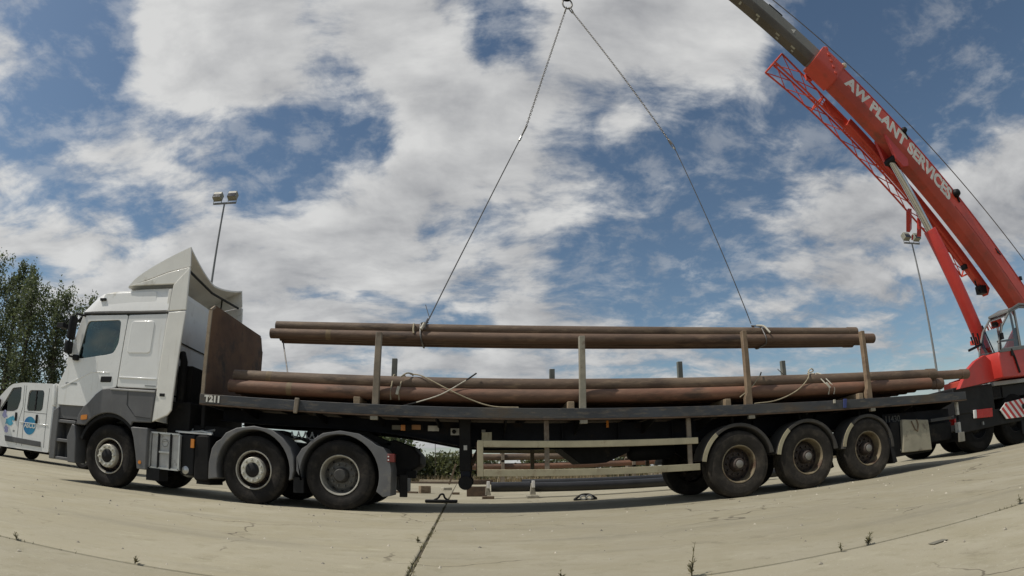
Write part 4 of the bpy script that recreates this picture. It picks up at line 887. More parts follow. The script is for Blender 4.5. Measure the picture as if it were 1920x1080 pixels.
# stanchions: near row tall, far row seen above the load
near = [(-1.495,1.09,STAN,0),(1.52,1.09,STAN2,0),(4.225,1.20,STAN3,1),(6.705,1.21,STAN3,1)]
for x, h, mt, bent in near:
    z = bz(x); xt = x+.023*h; y = TN+.095
    if bent:
        sm_ = MB(); sm_.prism([(x-.075,z-.02),(x+.055,z-.02),(x+.055,z+.20),(xt+.042,z+h),(xt-.042,z+h),(x-.035,z+.20),(x-.075,z+.12)], y-.04, y+.055)
    else:
        sm_ = MB(); sm_.prism([(x-.048,z-.02),(x+.048,z-.02),(xt+.045,z+h),(xt-.045,z+h)], y-.04, y+.055)
    so = obj('stanchion', sm_, mt, trailer, bevel=.008)
    obj('stanchion_socket', MB().bx(x-.06,x+.05,TN+.004,TN+.07,z-.225,z-.170), STAN2, so, bevel=.005)
for x, zt in ((-1.60,2.75),(1.38,2.54),(3.96,2.63),(6.37,2.57)):
    z = bz(x); obj('stanchion', MB().prism([(x-.05,z-.02),(x+.05,z-.02),(x+.07,zt),(x-.03,zt)], TFY-.02, TFY+.07), STAN4, trailer, bevel=.008)
# winch / strap hooks on the rave
obj('strap_ratchet', MB().prism([(-2.72,bz(-2.72)-.20),(-2.66,bz(-2.66)-.20),(-2.63,bz(-2.6)+.03),(-2.70,bz(-2.7)+.03)], TN-.05, TN-.002), STAN, trailer, bevel=.01)
m = MB(); m.prism([(6.02,bz(6)-.14),(6.08,bz(6.1)-.14),(6.11,bz(6.1)+.01),(6.04,bz(6.1)+.015)], TN-.022, TN-.003); obj('blue_strap', m, BLUESTRAP, trailer, bevel=.005)
m = MB(); m.bx(5.82,5.86,TN-.02,TN-.003,bz(5.8)-.05,bz(5.8)+.01); obj('hook', m, SLING, trailer)
# marker lamps, plates, couplings on the near beam
def plate(name, x0, x1, z0, z1, mt, y=8.86, par=None): return obj(name, MB().bx(x0, x1, y-.012, y, z0, z1), mt, par or trailer, bevel=.003)
br = MB(); br.bx(-1.34,-.85,8.862,8.88,1.235,1.33); br.bx(-.78,-.6,8.862,8.88,1.23,1.33); br.bx(-.43,-.15,8.862,8.88,1.16,1.30)
for x in (-1.2,-.7,-.3): br.bx(x-.02,x+.02,8.88,8.97,1.24,1.28)
obj('lamp_bracket', br, CHASSIS, trailer)
plate('side_plate', -1.33,-1.16,1.25,1.32,mat('dull_plate', (.17,.16,.135), .6, bump=.1)); plate('marker_light', -1.19,-1.12,1.235,1.325,LAMB,8.85); plate('marker_light', -1.02,-.88,1.255,1.33,mat('dull_amber', (.32,.15,.05), .4, bump=0))
plate('number_plate', -.77,-.60,1.235,1.32,PLATEW)
cp = plate('coupling_plate', -.42,-.20,1.175,1.28,PLATEW)
for x in (-.37,-.25): obj('coupling', MB().lathe([(.032,0),(.032,-.02),(.02,-.022),(.001,-.012)], (x,8.848,1.228), 'Y', 14), BLACK, cp)
plate('marker_light', 1.99,2.03,1.25,1.36,LAMB,8.87)
obj('lamp_stem', MB().bx(2.0,2.02,8.875,8.97,1.29,1.31), CHASSIS, trailer)
plate('tag_disc', .05,.11,1.20,1.26,PLATEW,8.88)
# landing legs
for y in (8.52, 10.22):
    lg = obj('landing_leg', MB().bx(-.28,-.11,y,y+.17,.62,1.42), CHASSIS, trailer, bevel=.012)
    obj('inner_leg', MB().bx(-.265,-.125,y+.015,y+.155,.42,.70), BEAM, lg, bevel=.01)
    obj('leg_foot', MB().lathe([(.001,-.09),(.10,-.09),(.105,-.08),(.105,.08),(.10,.09),(.001,.09)], (-.195,y+.085,.44), 'Y', 22), CHASSIS, lg, smooth=40)
    obj('leg_label', MB().bx(-.215,-.165,y-.004,y,.93,1.0), PLATEW, lg)
obj('leg_brace', MB().bx(-.24,-.15,8.69,10.22,.95,1.02), CHASSIS, trailer)
m = MB(); m.bar((-.1,8.6,.72),(.05,9.0,1.05),.05,.05); m.bar((-.02,8.62,.58),(-.02,8.62,1.05),.03,.03,(0,1,0)); obj('leg_stay', m, FLANGE, trailer)
obj('leg_bracket', MB().bx(.05,.20,8.55,8.95,1.055,1.20), CREAM, trailer, bevel=.008)
# side guards (near and far)
for y0, s in ((8.245, 1), (10.63, -1)):
    ya, yb = y0, y0+.04
    sg = MB()
    def rail(xa, xb, za, zb, h): return MB().prism([(xa,za-h),(xb,zb-h),(xb,zb),(xa,za)], ya, yb)
    g1 = obj('guard_rail', rail(.071,3.285,1.06,.985,.098), CREAM, trailer, bevel=.006)
    obj('guard_rail', rail(.071,3.30,.64,.585,.102), CREAM, trailer, bevel=.006)
    obj('guard_end_post', MB().prism([(-.02,.535),(.069,.535),(.069,1.062),(-.015,1.062)], ya, yb), CREAM, trailer, bevel=.006)
    for x in (.98, 3.16): obj('guard_hanger', MB().bx(x-.035,x+.035,y0+.045,y0+.085,.50,bz(x)-.17) if s > 0 else MB().bx(x-.035,x+.035,y0-.045,y0-.003,.50,bz(x)-.17), STAN, trailer, bevel=.005)
# under-deck box and air tanks
m = MB(); m.prism([(1.30,.96),(1.62,.70),(2.05,.70),(2.45,.86),(2.45,.98)], 9.2, 10.0); obj('under_tray', m, CHASSIS, trailer, bevel=.01)
m = MB(); m.lathe([(.001,-.42),(.09,-.41),(.14,-.34),(.14,.34),(.09,.41),(.001,.42)], (2.9,9.5,.84), 'X', 20); obj('air_tank', m, CHASSIS, trailer, smooth=50)
# bogie
AX = (3.97, 5.26, 6.555); HUBZ = (.52, .525, .53)
for i, x in enumerate(AX):
    m = MB(); m.tube([(x,8.5,HUBZ[i]),(x,10.4,HUBZ[i])], .065, 12); obj('axle', m, CHASSIS, trailer)
    m = MB()
    for y in (9.0, 9.9): m.prism([(x-.55,.98),(x-.45,.98),(x-.08,.62),(x+.12,.62),(x+.12,.55),(x-.12,.55),(x-.55,.85)], y-.04, y+.04); m.lathe([(.11,0),(.12,.06),(.10,.12),(.12,.18),(.11,.26)], (x+.25,y,.62), 'Z', 14)
    obj('suspension', m, CHASSIS, trailer)
    put_wheel('trailer', trailer, (x, 8.42, HUBZ[i]), False, .3+i*.5); put_wheel('trailer', trailer, (x, 10.50, HUBZ[i]), True, .9+i)
FO = [(3.97,1.16,3.33,.62,4.60,.66),(5.26,1.135,4.66,.62,5.88,.60),(6.555,1.115,5.93,.55,7.16,.20)]
for y0, y1 in ((8.225, 8.66), (10.28, 10.715)):
    for i, (cx, top, xl, zl, xr, zr) in enumerate(FO):
        cz = HUBZ[i]; R = top-cz
        a0 = math.degrees(math.atan2(zr-cz, xr-cx)); a1 = math.degrees(math.atan2(zl-cz, xl-cx))
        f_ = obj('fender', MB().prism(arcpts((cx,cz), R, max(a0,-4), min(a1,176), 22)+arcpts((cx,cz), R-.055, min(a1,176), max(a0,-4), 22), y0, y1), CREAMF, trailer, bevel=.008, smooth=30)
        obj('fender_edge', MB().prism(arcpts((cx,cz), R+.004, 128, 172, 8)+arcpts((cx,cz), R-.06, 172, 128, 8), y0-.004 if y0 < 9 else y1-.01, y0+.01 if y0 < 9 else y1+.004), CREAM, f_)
        obj('fender_stay', MB().bx(cx-.02,cx+.02,y0+.2,y0+.24,top-.03,bz(cx)-.17), CHASSIS, f_)
    obj('mudflap', MB().prism([(7.02,.66),(7.08,.66),(7.20,.22),(7.12,.20)], y0+.02, y1-.02), BLACK, trailer)
# rear end: plate box, bumper, lights
obj('rear_side_plate', MB().prism([(7.22,1.10),(9.05,1.06),(9.05,.62),(8.2,.50),(7.22,.50)], 8.60, 8.64), BEAM, trailer, bevel=.006)
obj('rear_box', MB().bx(8.16,8.98,8.50,8.58,.46,.80), CHASSIS, trailer, bevel=.015)
wp = obj('spare_panel', MB().prism([(7.44,.95),(8.12,.885),(8.15,.33),(7.40,.36)], 8.28, 8.36), mat('dirty_cream_panel', (.30,.275,.205), .7, var=.15, scale=3, patch=(.13,.105,.08), pscale=3.2, pamt=.55, bump=.15), trailer, bevel=.012)
m = MB(); m.tube([(7.66,8.275,.90),(7.74,8.272,.74),(7.80,8.272,.70),(7.83,8.272,.82),(7.80,8.272,.92)], .014, 6); obj('hanging_strap', m, TIMBERD, wp)
obj('panel_frame', MB().bx(7.35,8.2,8.365,8.50,.30,.40), CHASSIS, trailer, bevel=.01)
obj('tail_box', MB().bx(7.15,7.38,8.32,8.9,.30,.93), CHASSIS, trailer, bevel=.02)
obj('rear_rail', MB().bx(8.35,8.95,8.44,8.49,.84,.90), RAVE, trailer, bevel=.006)
obj('rear_bumper', MB().bx(8.98,9.10,8.32,10.6,.40,.56), CHASSIS, trailer, bevel=.012)
obj('bumper_end', MB().bx(8.95,9.12,8.28,8.318,.38,.56), mat('pale_bumper_end', (.22,.205,.17), .6, bump=.1), trailer, bevel=.006)
m = MB(); m.bx(9.06,9.12,8.36,8.42,.90,1.15); m.bx(9.04,9.12,8.36,8.46,.56,.76); obj('rear_marker', m, PLATEW, trailer, bevel=.006)
for y in (8.5, 10.2): obj('tail_light', MB().bx(9.10,9.14,y,y+.28,.72,.84), LRED, trailer, bevel=.006)
m = MB(); m.bx(9.0,9.1,8.9,8.98,.55,.95); m.bx(9.0,9.1,9.94,10.02,.55,.95); obj('bumper_arm', m, CHASSIS, trailer)
text_mesh('lettering', '11430', FADED, trailer, Matrix.Translation((7.27, 8.597, .945)) @ Matrix.Rotation(.023,4,'Y') @ Matrix.Rotation(pi/2,4,'X'), .16, 1.0, .002, .003)
# timber bearers under the load
for k, x in enumerate((-1.78, 1.35, 3.86, 6.53)):
    b_ = slope_box(MB(), x-.05, x+.05, 8.30, 10.5, -.0085, .112)
    tag(obj('timber_bearer', b_, TIMBER, bevel=.008), ['timber bearer under the loaded pipes, near the headboard','timber bearer under the loaded pipes, left of the second stanchion','timber bearer under the loaded pipes, left of the third stanchion','timber bearer under the loaded pipes, left of the last stanchion'][k], 'timber', 'bearers across the trailer deck')

# ------------------------------------------------------------------ pipes
def pipe(label, x0, x1, y, zfun, r, mt, group=None, coupling=None, band=None, wall=.014, name='steel_pipe'):
    z0, z1 = zfun(x0), zfun(x1)
    single = not coupling and not band
    t = None if single else thing(name, label, 'pipe', (x0, y, z0), group)
    L_ = sqrt((x1-x0)**2+(z1-z0)**2); ang = math.atan2(z0-z1, x1-x0)
    def body(a, b, ro, ri, n=24):
        m = MB().lathe([(ro,a),(ro,a+(b-a)*.25),(ro,a+(b-a)*.5),(ro,a+(b-a)*.75),(ro,b),(ri,b),(ri,a)], (0,0,0), 'X', n, closed=True)
        R = Matrix.Rotation(ang, 3, 'Y'); m.v = [tuple(R @ Vector(v)+Vector((x0,y,z0))) for v in m.v]; return m
    if single: return tag(obj(name, body(0, L_, r, r-wall), mt, None, smooth=50), label, 'pipe', group)
    obj('barrel', body(0, L_, r, r-wall), mt, t, smooth=50)
    if coupling:
        for e in coupling:
            a, b = (L_-.20, L_+.025) if e == 'R' else (-.025, .20)
            obj('coupling', body(a, b, r*1.11, r*.97), mt, t, smooth=50)
    if band: obj('painted_band', body(band, band+.09, r+.0015, r-.001), YELLOWB, t, smooth=50)
    return t
zs = lambda dz: (lambda x: 2.85-.0176*(x+3.5)+dz)
rs = .088
GS = 'pipes hanging in the crane sling'
pipe('front bottom pipe of the bundle hanging in the sling', -3.56, 7.72, 9.20, zs(0), rs, PIPE_T, GS, 'R', 1.02)
pipe('lower hanging pipe right behind the front bottom one', -3.44, 7.55, 9.378, zs(.002), rs, PIPE_G, GS, 'R')
pipe('hindmost lower pipe of the hanging bundle', -3.46, 7.42, 9.556, zs(0), rs, PIPE_T, GS, 'R')
pipe('front top pipe of the bundle hanging in the sling', -3.50, 7.36, 9.289, zs(.153), rs, PIPE_G, GS, 'R')
pipe('hindmost top pipe of the hanging bundle', -3.42, 7.44, 9.467, zs(.153), rs, PIPE_T, GS, 'R')
zl = lambda dz: (lambda x: 1.81-.0185*(x+3.87)+dz)
rl = .102
GL = 'pipes lying on the trailer deck'
pipe('reddish front pipe of the bottom layer on the trailer', -3.93, 8.45, 8.47, zl(0), rl, PIPE_R, GL, None, 1.0)
pipe('second bottom pipe on the trailer, its dark end just past the front pipe', -3.9, 8.98, 8.676, zl(0), rl, PIPE_T, GL, 'R')
for k in range(2, 7): pipe('hidden pipe of the bottom layer inside the trailer stack, behind the front two', -3.95+.03*k, 8.5-.06*k, 8.47+.206*k, zl(0), rl, (PIPE_T, PIPE_G, PIPE_R)[k % 3], GL, 'R')
pipe('front pipe of the top layer on the trailer, with a collar at its right end', -3.90, 8.71, 8.573, zl(.178), rl, PIPE_G, GL, 'R', .58)
pipe('top pipe on the trailer that sticks out furthest towards the crane', -3.2, 9.96, 8.779, zl(.178), rl*.92, PIPE_T, GL, 'R')
for k in range(2, 6): pipe('pipe of the top layer at the back of the trailer stack, behind the front two', -3.8+.05*k, 8.3-.05*k, 8.573+.206*k, zl(.178), rl, (PIPE_G, PIPE_R, PIPE_T)[k % 3], GL, 'R')

# ------------------------------------------------------------------ ropes and sleeves round the deck load
def curve(pts, n=8):
    """Catmull-Rom through points"""
    P = [Vector(p) for p in pts]; P = [P[0]*2-P[1]] + P + [P[-1]*2-P[-2]]; out = []
    for i in range(1, len(P)-2):
        for k in range(n):
            t = k/n; a, b, c, d = P[i-1:i+3]
            out.append(.5*((2*b)+(c-a)*t+(2*a-5*b+4*c-d)*t*t+(3*b-a-3*c+d)*t**3))
    out.append(P[-2]); return out
def around(x, dx, r_=.0, y0=8.60, ytop=8.80):
    z = zl(0)(x); return [(x,8.66,z-.10),(x,8.628,z),(x+dx*.3,8.67,z+.10),(x+dx*.6,8.745,z+.205),(x+dx,8.82,z+.295),(x+dx,9.0,z+.315),(x+dx,9.4,z+.312)]
def rope_thing(name, label, cat, tubes, mt, r=.010, extra=None):
    def rm(p): return (p[0]*.968, p[1]-.25 if p[1] >= 8.6 else 8.27+(p[1]-8.28)*.25, p[2])
    tubes = [[rm(p) for p in q] for q in tubes]
    for nm, mb_, mm in (extra or []): mb_.v = [rm(v) for v in mb_.v]
    t = thing(name, label, cat, tuple(tubes[0][0]))
    for q in tubes:
        m = MB(); m.tube(curve(q), r, 7); obj('strand', m, mt, t, smooth=60)
    for nm, mb_, mm in (extra or []): obj(nm, mb_, mm, t, bevel=.004)
    return t
def sleeve(a, b, r=.028):
    m = MB(); m.tube([a, b], r, 8); return m
x = -1.33
rope_thing('load_sling', 'doubled tan sling tied round the deck pipes beside the first stanchion', 'sling',
    [around(x,.02), around(x+.13,.04), [(x+.15,8.70,zl(0)(x)+.25),(x+.24,8.72,zl(0)(x)+.31),(x+.32,8.82,zl(0)(x)+.31),(x+.30,8.95,zl(0)(x)+.315)]], ROPE, .0115,
    [('sleeve', sleeve((x+.13,8.615,zl(0)(x)+.09),(x+.10,8.60,zl(0)(x)-.03),.024), SLING)])
zz_ = zl(0)(-1)
rope_thing('tan_rope', 'tan rope drooping from the left sling across the pipes down to the deck', 'rope',
    [[(-1.05,8.82,zz_+.318),(-.85,8.72,zz_+.27),(-.45,8.61,zz_+.06),(-.1,8.56,zz_-.10),(.22,8.42,bz(.2)+.03),(.6,8.30,bz(.6)+.016)]], ROPE, .010)
rope_thing('pale_cord', 'straight pale cord crossing the drooping rope in an X', 'rope',
    [[(-.92,8.40,bz(-.9)+.06),(-.55,8.52,zz_-.02),(-.18,8.66,zz_+.20)]], SLING, .009, [('dark_end', sleeve((-.18,8.66,zz_+.20),(-.02,8.70,zz_+.315),.013), SEAM), ('dark_tip', sleeve((-1.12,8.36,bz(-1)+.005),(-.92,8.40,bz(-.9)+.06),.012), SEAM)])
z3 = zl(0)(4.4)
rope_thing('pale_cord', 'short cord running up the pipes right of the third stanchion', 'rope', [[(4.22,8.50,z3-.09),(4.45,8.60,z3+.05),(4.70,8.68,z3+.26)]], ROPE, .0095, [('dark_end', sleeve((4.70,8.68,z3+.26),(4.76,8.74,z3+.32),.013), SEAM)])
z4 = zl(0)(5.6)
rope_thing('tan_rope', 'tan rope sagging along the pipes from the right sling to the deck', 'rope', [[(4.45,8.28,bz(4.4)+.018),(4.9,8.42,bz(4.9)+.06),(5.35,8.56,z4-.02),(5.66,8.66,z4+.18),(5.78,8.78,z4+.33),(5.84,8.86,z4+.34)]], ROPE, .010)
x = 6.08
rope_thing('load_sling', 'doubled pale sling round the deck pipes left of the last stanchion', 'sling', [around(x,-.16), around(x+.12,-.17), [(5.78,8.80,z4+.33),(5.84,8.78,z4+.37),(5.92,8.84,z4+.34),(5.86,8.95,z4+.32)]], SLING, .012,
    [('sleeve', sleeve((x-.04,8.645,zl(0)(x)+.10),(x+.02,8.62,zl(0)(x)-.0),.026), SLING)])
m = MB(); m.tube([(5.13,8.60,zl(0)(5.1)+.27),(4.99,8.58,zl(0)(5.1)+.39)], .007, 5); tag(obj('wire_end', m, WIRE), 'loose wire end poking up from the deck pipes on the right', 'wire')
m = MB(); m.tube([(-3.36,9.30,2.745),(-3.05,8.80,2.06)], .012, 7); tag(obj('tag_line', m, WIRE), 'dark tag line hanging from the left end of the hoisted bundle', 'rope')

# ------------------------------------------------------------------ lifting sling: ring, two chain legs with wire rope below
HK = Vector((2.04, 9.42, 10.62))
sling = thing('lifting_sling', 'two-legged chain and wire sling that carries the hoisted pipe bundle', 'lifting sling', tuple(HK))
def link_ring(c, d, up, L_, W, r, n=18, k=6):
    """oval ring: d along, up across"""
    d = d.normalized(); up = (up-d*up.dot(d)).normalized(); pts = []
    for i in range(n):
        a = 2*pi*i/n; pts.append(c + d*(L_/2*cos(a)) + up*(W/2*sin(a)))
    return pts
m = MB(); m.tube(link_ring(HK+Vector((0,0,.08)), Vector((0,0,1)), Vector((1,0,0)), .34, .22, .02), .020, 8, closed=True); obj('master_link', m, CHAIN, sling, smooth=60)
def leg(top, mid1, mid2, foot):
    d = (mid1-top); n = int(d.length/.049); dn = d.normalized(); a = Vector((0,1,0)); b = dn.cross(a)
    m = MB()
    for k in range(n):
        c = top+d*((k+.5)/n); m.tube(link_ring(c, dn, a if k % 2 else b, .088, .056, .0), .0105, 5, closed=True, caps=False) if False else m.tube(link_ring(c, dn, a if k % 2 else b, .066, .036, 0, 8), .0072, 4, closed=True)
    obj('chain_leg', m, CHAIN, sling, smooth=60)
    hk = MB(); hk.tube(link_ring(top, dn, a, .20, .09, 0, 14), .013, 6, closed=True); obj('top_hook', hk, CHAIN, sling, smooth=60)
    e = (mid2-mid1).normalized()
    hk = MB(); hk.tube(link_ring(mid1.lerp(mid2,.32), e, a, .26, .075, 0, 14), .011, 6, closed=True); hk.tube([mid1.lerp(mid2,.0), mid1.lerp(mid2,.3)], .02, 6); obj('shackle', hk, CHAIN, sling, smooth=60)
    fr = MB(); fr.tube([mid1.lerp(mid2,.72), mid2], .024, 8); obj('ferrule', fr, ALU, sling, smooth=60)
    wr = MB(); wr.tube([mid2, mid2.lerp(foot,.5)+Vector((0,0,-.02)), foot], .0105, 6); obj('wire_leg', wr, WIRE, sling, smooth=60)
FL = Vector((-.83, 9.36, 3.12)); FR = Vector((4.98, 9.36, 3.03))
TL = HK+Vector((-.06,0,-.14)); TRr = HK+Vector((.07,0,-.14))
leg(TL, Vector((.94,9.41,7.05)), Vector((.80,9.41,6.72)), FL)
leg(TRr, Vector((3.86,9.41,6.84)), Vector((3.94,9.41,6.68)), FR)
for F_, s, nm in ((FL, -1, 0), (FR, 1, 1)):
    zt = zs(.153)(F_.x)+rs; zb = zs(0)(F_.x)-rs
    xx = F_.x-.10 if nm == 0 else F_.x+.14
    loop = [(F_.x,9.36,zt+.05),(xx,9.27,zt+.012),(xx-.01,9.19,zt-.06),(xx,9.10,zb+.10),(xx+.02,9.15,zb+.0),(xx+.02,9.30,zb-.014),(xx+.02,9.56,zb-.014),(xx+.02,9.655,zb+.10),(xx,9.57,zt-.05),(xx,9.46,zt+.012),(F_.x,9.36,zt+.05)]
    m = MB(); m.tube(curve(loop, 5), .013, 6); obj('choker_loop', m, WIRE, sling, smooth=60)
    if nm == 0:
        m = MB(); m.tube([F_+Vector((.0,-.06,.02)), F_+Vector((-.04,-.20,-.12))], .013, 6); m.tube([F_+Vector((.02,-.03,.06)), F_+Vector((-.05,.0,.28))], .007, 5); m.tube(curve([F_+Vector((.02,0,.05)),F_+Vector((-.02,-.15,-.1)),F_+Vector((-.03,-.22,-.2))]), .012, 6); obj('choker_tail', m, WIRE, sling)
        m = MB(); m.tube([F_+Vector((-.04,-.22,-.10)), F_+Vector((-.09,-.25,-.21))], .026, 8); obj('sleeve', m, SLING, sling, smooth=60)
        m = MB(); m.tube(curve([(xx-.12,9.20,zt-.02),(xx-.12,9.13,zt-.13),(xx-.11,9.105,zb+.13)]), .017, 7); obj('choker_strand', m, ROPE, sling, smooth=60)
    else:
        m = MB(); m.tube(curve([(F_.x+.06,9.27,zt+.03),(F_.x+.17,9.19,zt-.01),(F_.x+.23,9.10,zt-.15)]), [.02,.024,.03]+[.03]*14, 7) if False else m.tube(curve([(F_.x+.06,9.27,zt+.03),(F_.x+.17,9.18,zt-.01),(F_.x+.235,9.09,zt-.15)]), .019, 7); obj('sleeve', m, SLING, sling, smooth=60)
# crane hook block just above (hangs from the boom tip)
hb = thing('hook_block', 'red crane hook block above the sling ring', 'hook block', (2.04, 9.42, 11.4))
m = MB(); m.bx(1.84,2.24,9.30,9.54,11.35,11.95); obj('block_body', m, RED, hb, bevel=.05)
m = MB(); m.lathe([(.24,-.03),(.26,-.02),(.22,0),(.26,.02),(.24,.03)], (2.04,9.42,11.8), 'Y', 24); obj('sheave', m, CRBLK, hb)
m = MB(); m.tube(curve([(2.04,9.42,11.36),(2.04,9.42,11.12),(2.13,9.42,11.0),(2.10,9.42,10.86),(2.02,9.42,10.83),(1.94,9.42,10.88),(1.93,9.42,10.95)]), .035, 8); obj('hook', m, CRBLK, hb, smooth=60)
m = MB()
for dx in (-.2, .2): m.tube([(2.04+dx,9.42,11.85),(2.04+dx,9.42,17.2)], .011, 6)
obj('hoist_rope', m, WIRE, hb)

# ------------------------------------------------------------------ pipes and timber on the yard behind the trailer
GB = 'pipes stored on the yard behind the trailer'
pipe('short black coated pipe on pale trestles under the trailer, left piece', .28, 1.16, 13.25, lambda x: .262, .115, PIPE_B, GB, wall=.01)
pipe('long black coated pipe on the ground behind the side guard', 1.24, 7.6, 13.25, lambda x: .245-.012*(x-1), .11, PIPE_B, GB, wall=.01)
pipe('second black coated pipe lying just behind the front one', 1.0, 7.4, 13.55, lambda x: .33-.012*(x-1), .10, PIPE_B, GB, wall=.01)
tr_m = mat('pale_trestle', (.30,.28,.23), .8, var=.2, scale=8, bump=.3)
for k, (xx, lab) in enumerate(((.20,'pale trestle block holding the left end of the black pipe'),(1.20,'pale trestle block between the two black pipes'))):
    t = thing('pipe_trestle', lab, 'trestle', (xx,13.1,0), 'trestles under the black pipes')
    m = MB(); m.prism([(xx-.06,.08),(xx+.07,.08),(xx+.05,.20),(xx+.02,.34),(xx-.03,.35),(xx-.05,.2)], 12.98, 13.10); obj('stand', m, tr_m, t, bevel=.01)
    m = MB(); m.bx(xx-.13,xx+.14,12.93,13.2,0,.06); obj('base_block', m, TIMBERD if k == 0 else tr_m, t, bevel=.01)
    m = MB(); m.bx(xx-.02,xx+.05,12.96,13.02,.24,.40); obj('cap', m, LWHT, t, bevel=.008)
m = MB(); m.bx(-.35,.35,14.4,14.6,.30,.42); m.bx(-.3,.2,14.4,14.7,0,.25); tag(obj('timber_stack', m, FLANGE, bevel=.01), 'rusty brown timbers behind the trailer landing leg', 'timber')
rk = thing('pipe_rack', 'rusty steel rack holding pipes on the yard behind the guard rails', 'rack', (3, 18.2, 0))
for xx in (.75, 4.9, 9.0):
    m = MB(); m.bx(xx-.05,xx+.05,17.9,18.0,0,1.3); m.bx(xx-.05,xx+.05,18.9,19.0,0,1.3); obj('upright', m, STAN, rk, bevel=.005)
    m = MB(); m.bx(xx-.05,xx+.05,17.9,19.0,.62,.70); m.bx(xx-.05,xx+.05,17.9,19.0,.93,1.0); obj('crossbar', m, STAN, rk, bevel=.005)
GR = 'pipes lying in the yard rack'
pipe('top front brown pipe in the yard rack behind the guard', -.2, 10.6, 18.1, lambda x: 1.10-.004*x, .10, PIPE_G, GR)
pipe('top rear brown pipe in the yard rack behind the guard', 0, 10.4, 18.4, lambda x: 1.10-.004*x, .10, PIPE_T, GR)
pipe('lower front brown pipe in the yard rack behind the guard', -.3, 10.8, 18.1, lambda x: .80-.004*x, .10, PIPE_R, GR)
pipe('lower rear brown pipe in the yard rack behind the guard', -.1, 10.5, 18.4, lambda x: .80-.004*x, .10, PIPE_T, GR)
m = MB(); m.box((-1.52,16.4,.11), (.30,.22,.22), Matrix.Rotation(.4,3,'Z')); tag(obj('timber_block', m, TIMBER, bevel=.012), 'square timber block on the yard behind the lorry tail', 'timber block')
m = MB(); m.box((-1.05,19.0,.07), (.34,.16,.09), Matrix.Rotation(.7,3,'Z')); tag(obj('timber_block', m, mat('pale_block', (.38,.35,.28), .85, bump=.3), bevel=.012), 'pale block lying beyond the square timber block', 'timber block')
m = MB(); m.box((-.62,15.8,.03), (.20,.10,.06)); tag(obj('brick_piece', m, TIMBERD, bevel=.006), 'small dark brick right of the timber block', 'brick')
m = MB(); m.bar((-2.9,16.6,.03),(-1.7,16.2,.03),.09,.05); tag(obj('timber_batten', m, TIMBERD, bevel=.006), 'thin dark batten on the ground left of the timber block', 'timber')
# wheel-chock like fittings on the ground under the trailer
t = thing('lifting_beam', 'black flat fitting with a loop handle on the joint under the trailer', 'ground fitting', (-.72, 11.2, 0))
m = MB(); m.bx(-1.03,-.41,11.12,11.30,.008,.065); obj('base_bar', m, CRBLK, t, bevel=.012)
m = MB(); m.tube(curve([(-.86,11.2,.055),(-.78,11.2,.10),(-.735,11.2,.165),(-.68,11.2,.168),(-.65,11.2,.10),(-.58,11.2,.055)]), .020, 7); obj('loop_handle', m, CRBLK, t, smooth=60)
t = thing('shackle_pair', 'dark shackle with two pale eyes lying under the middle of the trailer', 'shackle', (2.06, 11.2, 0))
m = MB(); m.tube(curve([(1.84,11.2,.02),(1.92,11.2,.075),(2.0,11.2,.11),(2.12,11.2,.11),(2.2,11.2,.075),(2.28,11.2,.02)]), .024, 7); obj('bow', m, CRBLK, t, smooth=60)
for xx in (2.01, 2.13):
    m = MB(); m.tube(link_ring(Vector((xx,11.17,.055)), Vector((1,0,0)), Vector((0,0,1)), .11, .075, 0, 14), .016, 6, closed=True); obj('eye', m, GALV, t, smooth=60)
m = MB(); m.bx(1.83,2.29,11.17,11.26,.004,.03); obj('pin', m, CRBLK, t, bevel=.006)

# ------------------------------------------------------------------ mobile crane behind the trailer's tail
bT = Vector((2.04, 9.45, 17.622)); bF = Vector((17.0, 11.8, 3.8353)); bd = (bT-bF).normalized(); BL = (bT-bF).length
bs = bd.cross(Vector((0,0,1))).normalized(); bu = bs.cross(bd)          # side (away from camera) and up
ce = Vector((bd.x, bd.y, 0)).normalized(); cm = -bs; CS = Vector((14.8, 11.4544, 0))
def B(s, a, b): return bF + bd*s + bs*a + bu*b
def K(u, v, z): return CS + ce*u + cm*v + Vector((0,0,z))
crane = thing('mobile_crane', 'red mobile crane with raised telescopic boom behind the trailer tail', 'crane', (14.8, 11.45, 0))
def boxsec(a, b, r=.08, n=4):
    """rounded-bottom boom section, points (side, up)"""
    p = rnd([(-a, b), (a, b), (a, -b*.55), (a*.55, -b), (-a*.55, -b), (-a, -b*.55)], r, n); return p
def section(s0, s1, a, b, name, mt, parent, taper=1, r=.07):
    sec = boxsec(a, b, r); return obj(name, MB().loft([[B(s0, x, y) for x, y in sec], [B((s0+s1)/2, x, y) for x, y in sec], [B(s1, x*taper, y*taper) for x, y in sec]]), mt, parent, smooth=35)
boom = section(-2.2, 10.2, .285, .455, 'boom_base_section', RED, crane)
ub0 = MB(); ub0.loft([[B(s_, a_, b_) for a_, b_ in ((-.2875,-.13),(-.2885,-.252),(-.16,-.460),(.16,-.460),(.2885,-.252),(.2875,-.13),(.25,-.14),(.25,-.23),(.14,-.42),(-.14,-.42),(-.25,-.23),(-.25,-.14))] for s_ in (-2.0, 4, 9.7)]); obj('boom_belly', ub0, mat('shaded_red_belly', (.42,.06,.034), .55, var=.15, scale=1.2, patch=(.24,.06,.036), pscale=1.1, pamt=.6, bump=.06), boom, smooth=35)  # belly skin in darker red: the boom's underside shade put into the colour
col = section(9.75, 10.55, .345, .52, 'boom_collar', RED, boom)
g1 = section(10.5, 20.9, .225, .375, 'boom_inner_section', BOOMG, crane, .96)
hd = section(20.6, 21.5, .26, .42, 'boom_head', RED, crane)
m = MB(); m.lathe([(.30,-.04),(.32,-.03),(.26,0),(.32,.03),(.30,.04)], tuple(B(21.1,0,-.05)), 'Y', 24); obj('head_sheave', m, CRBLK, hd)
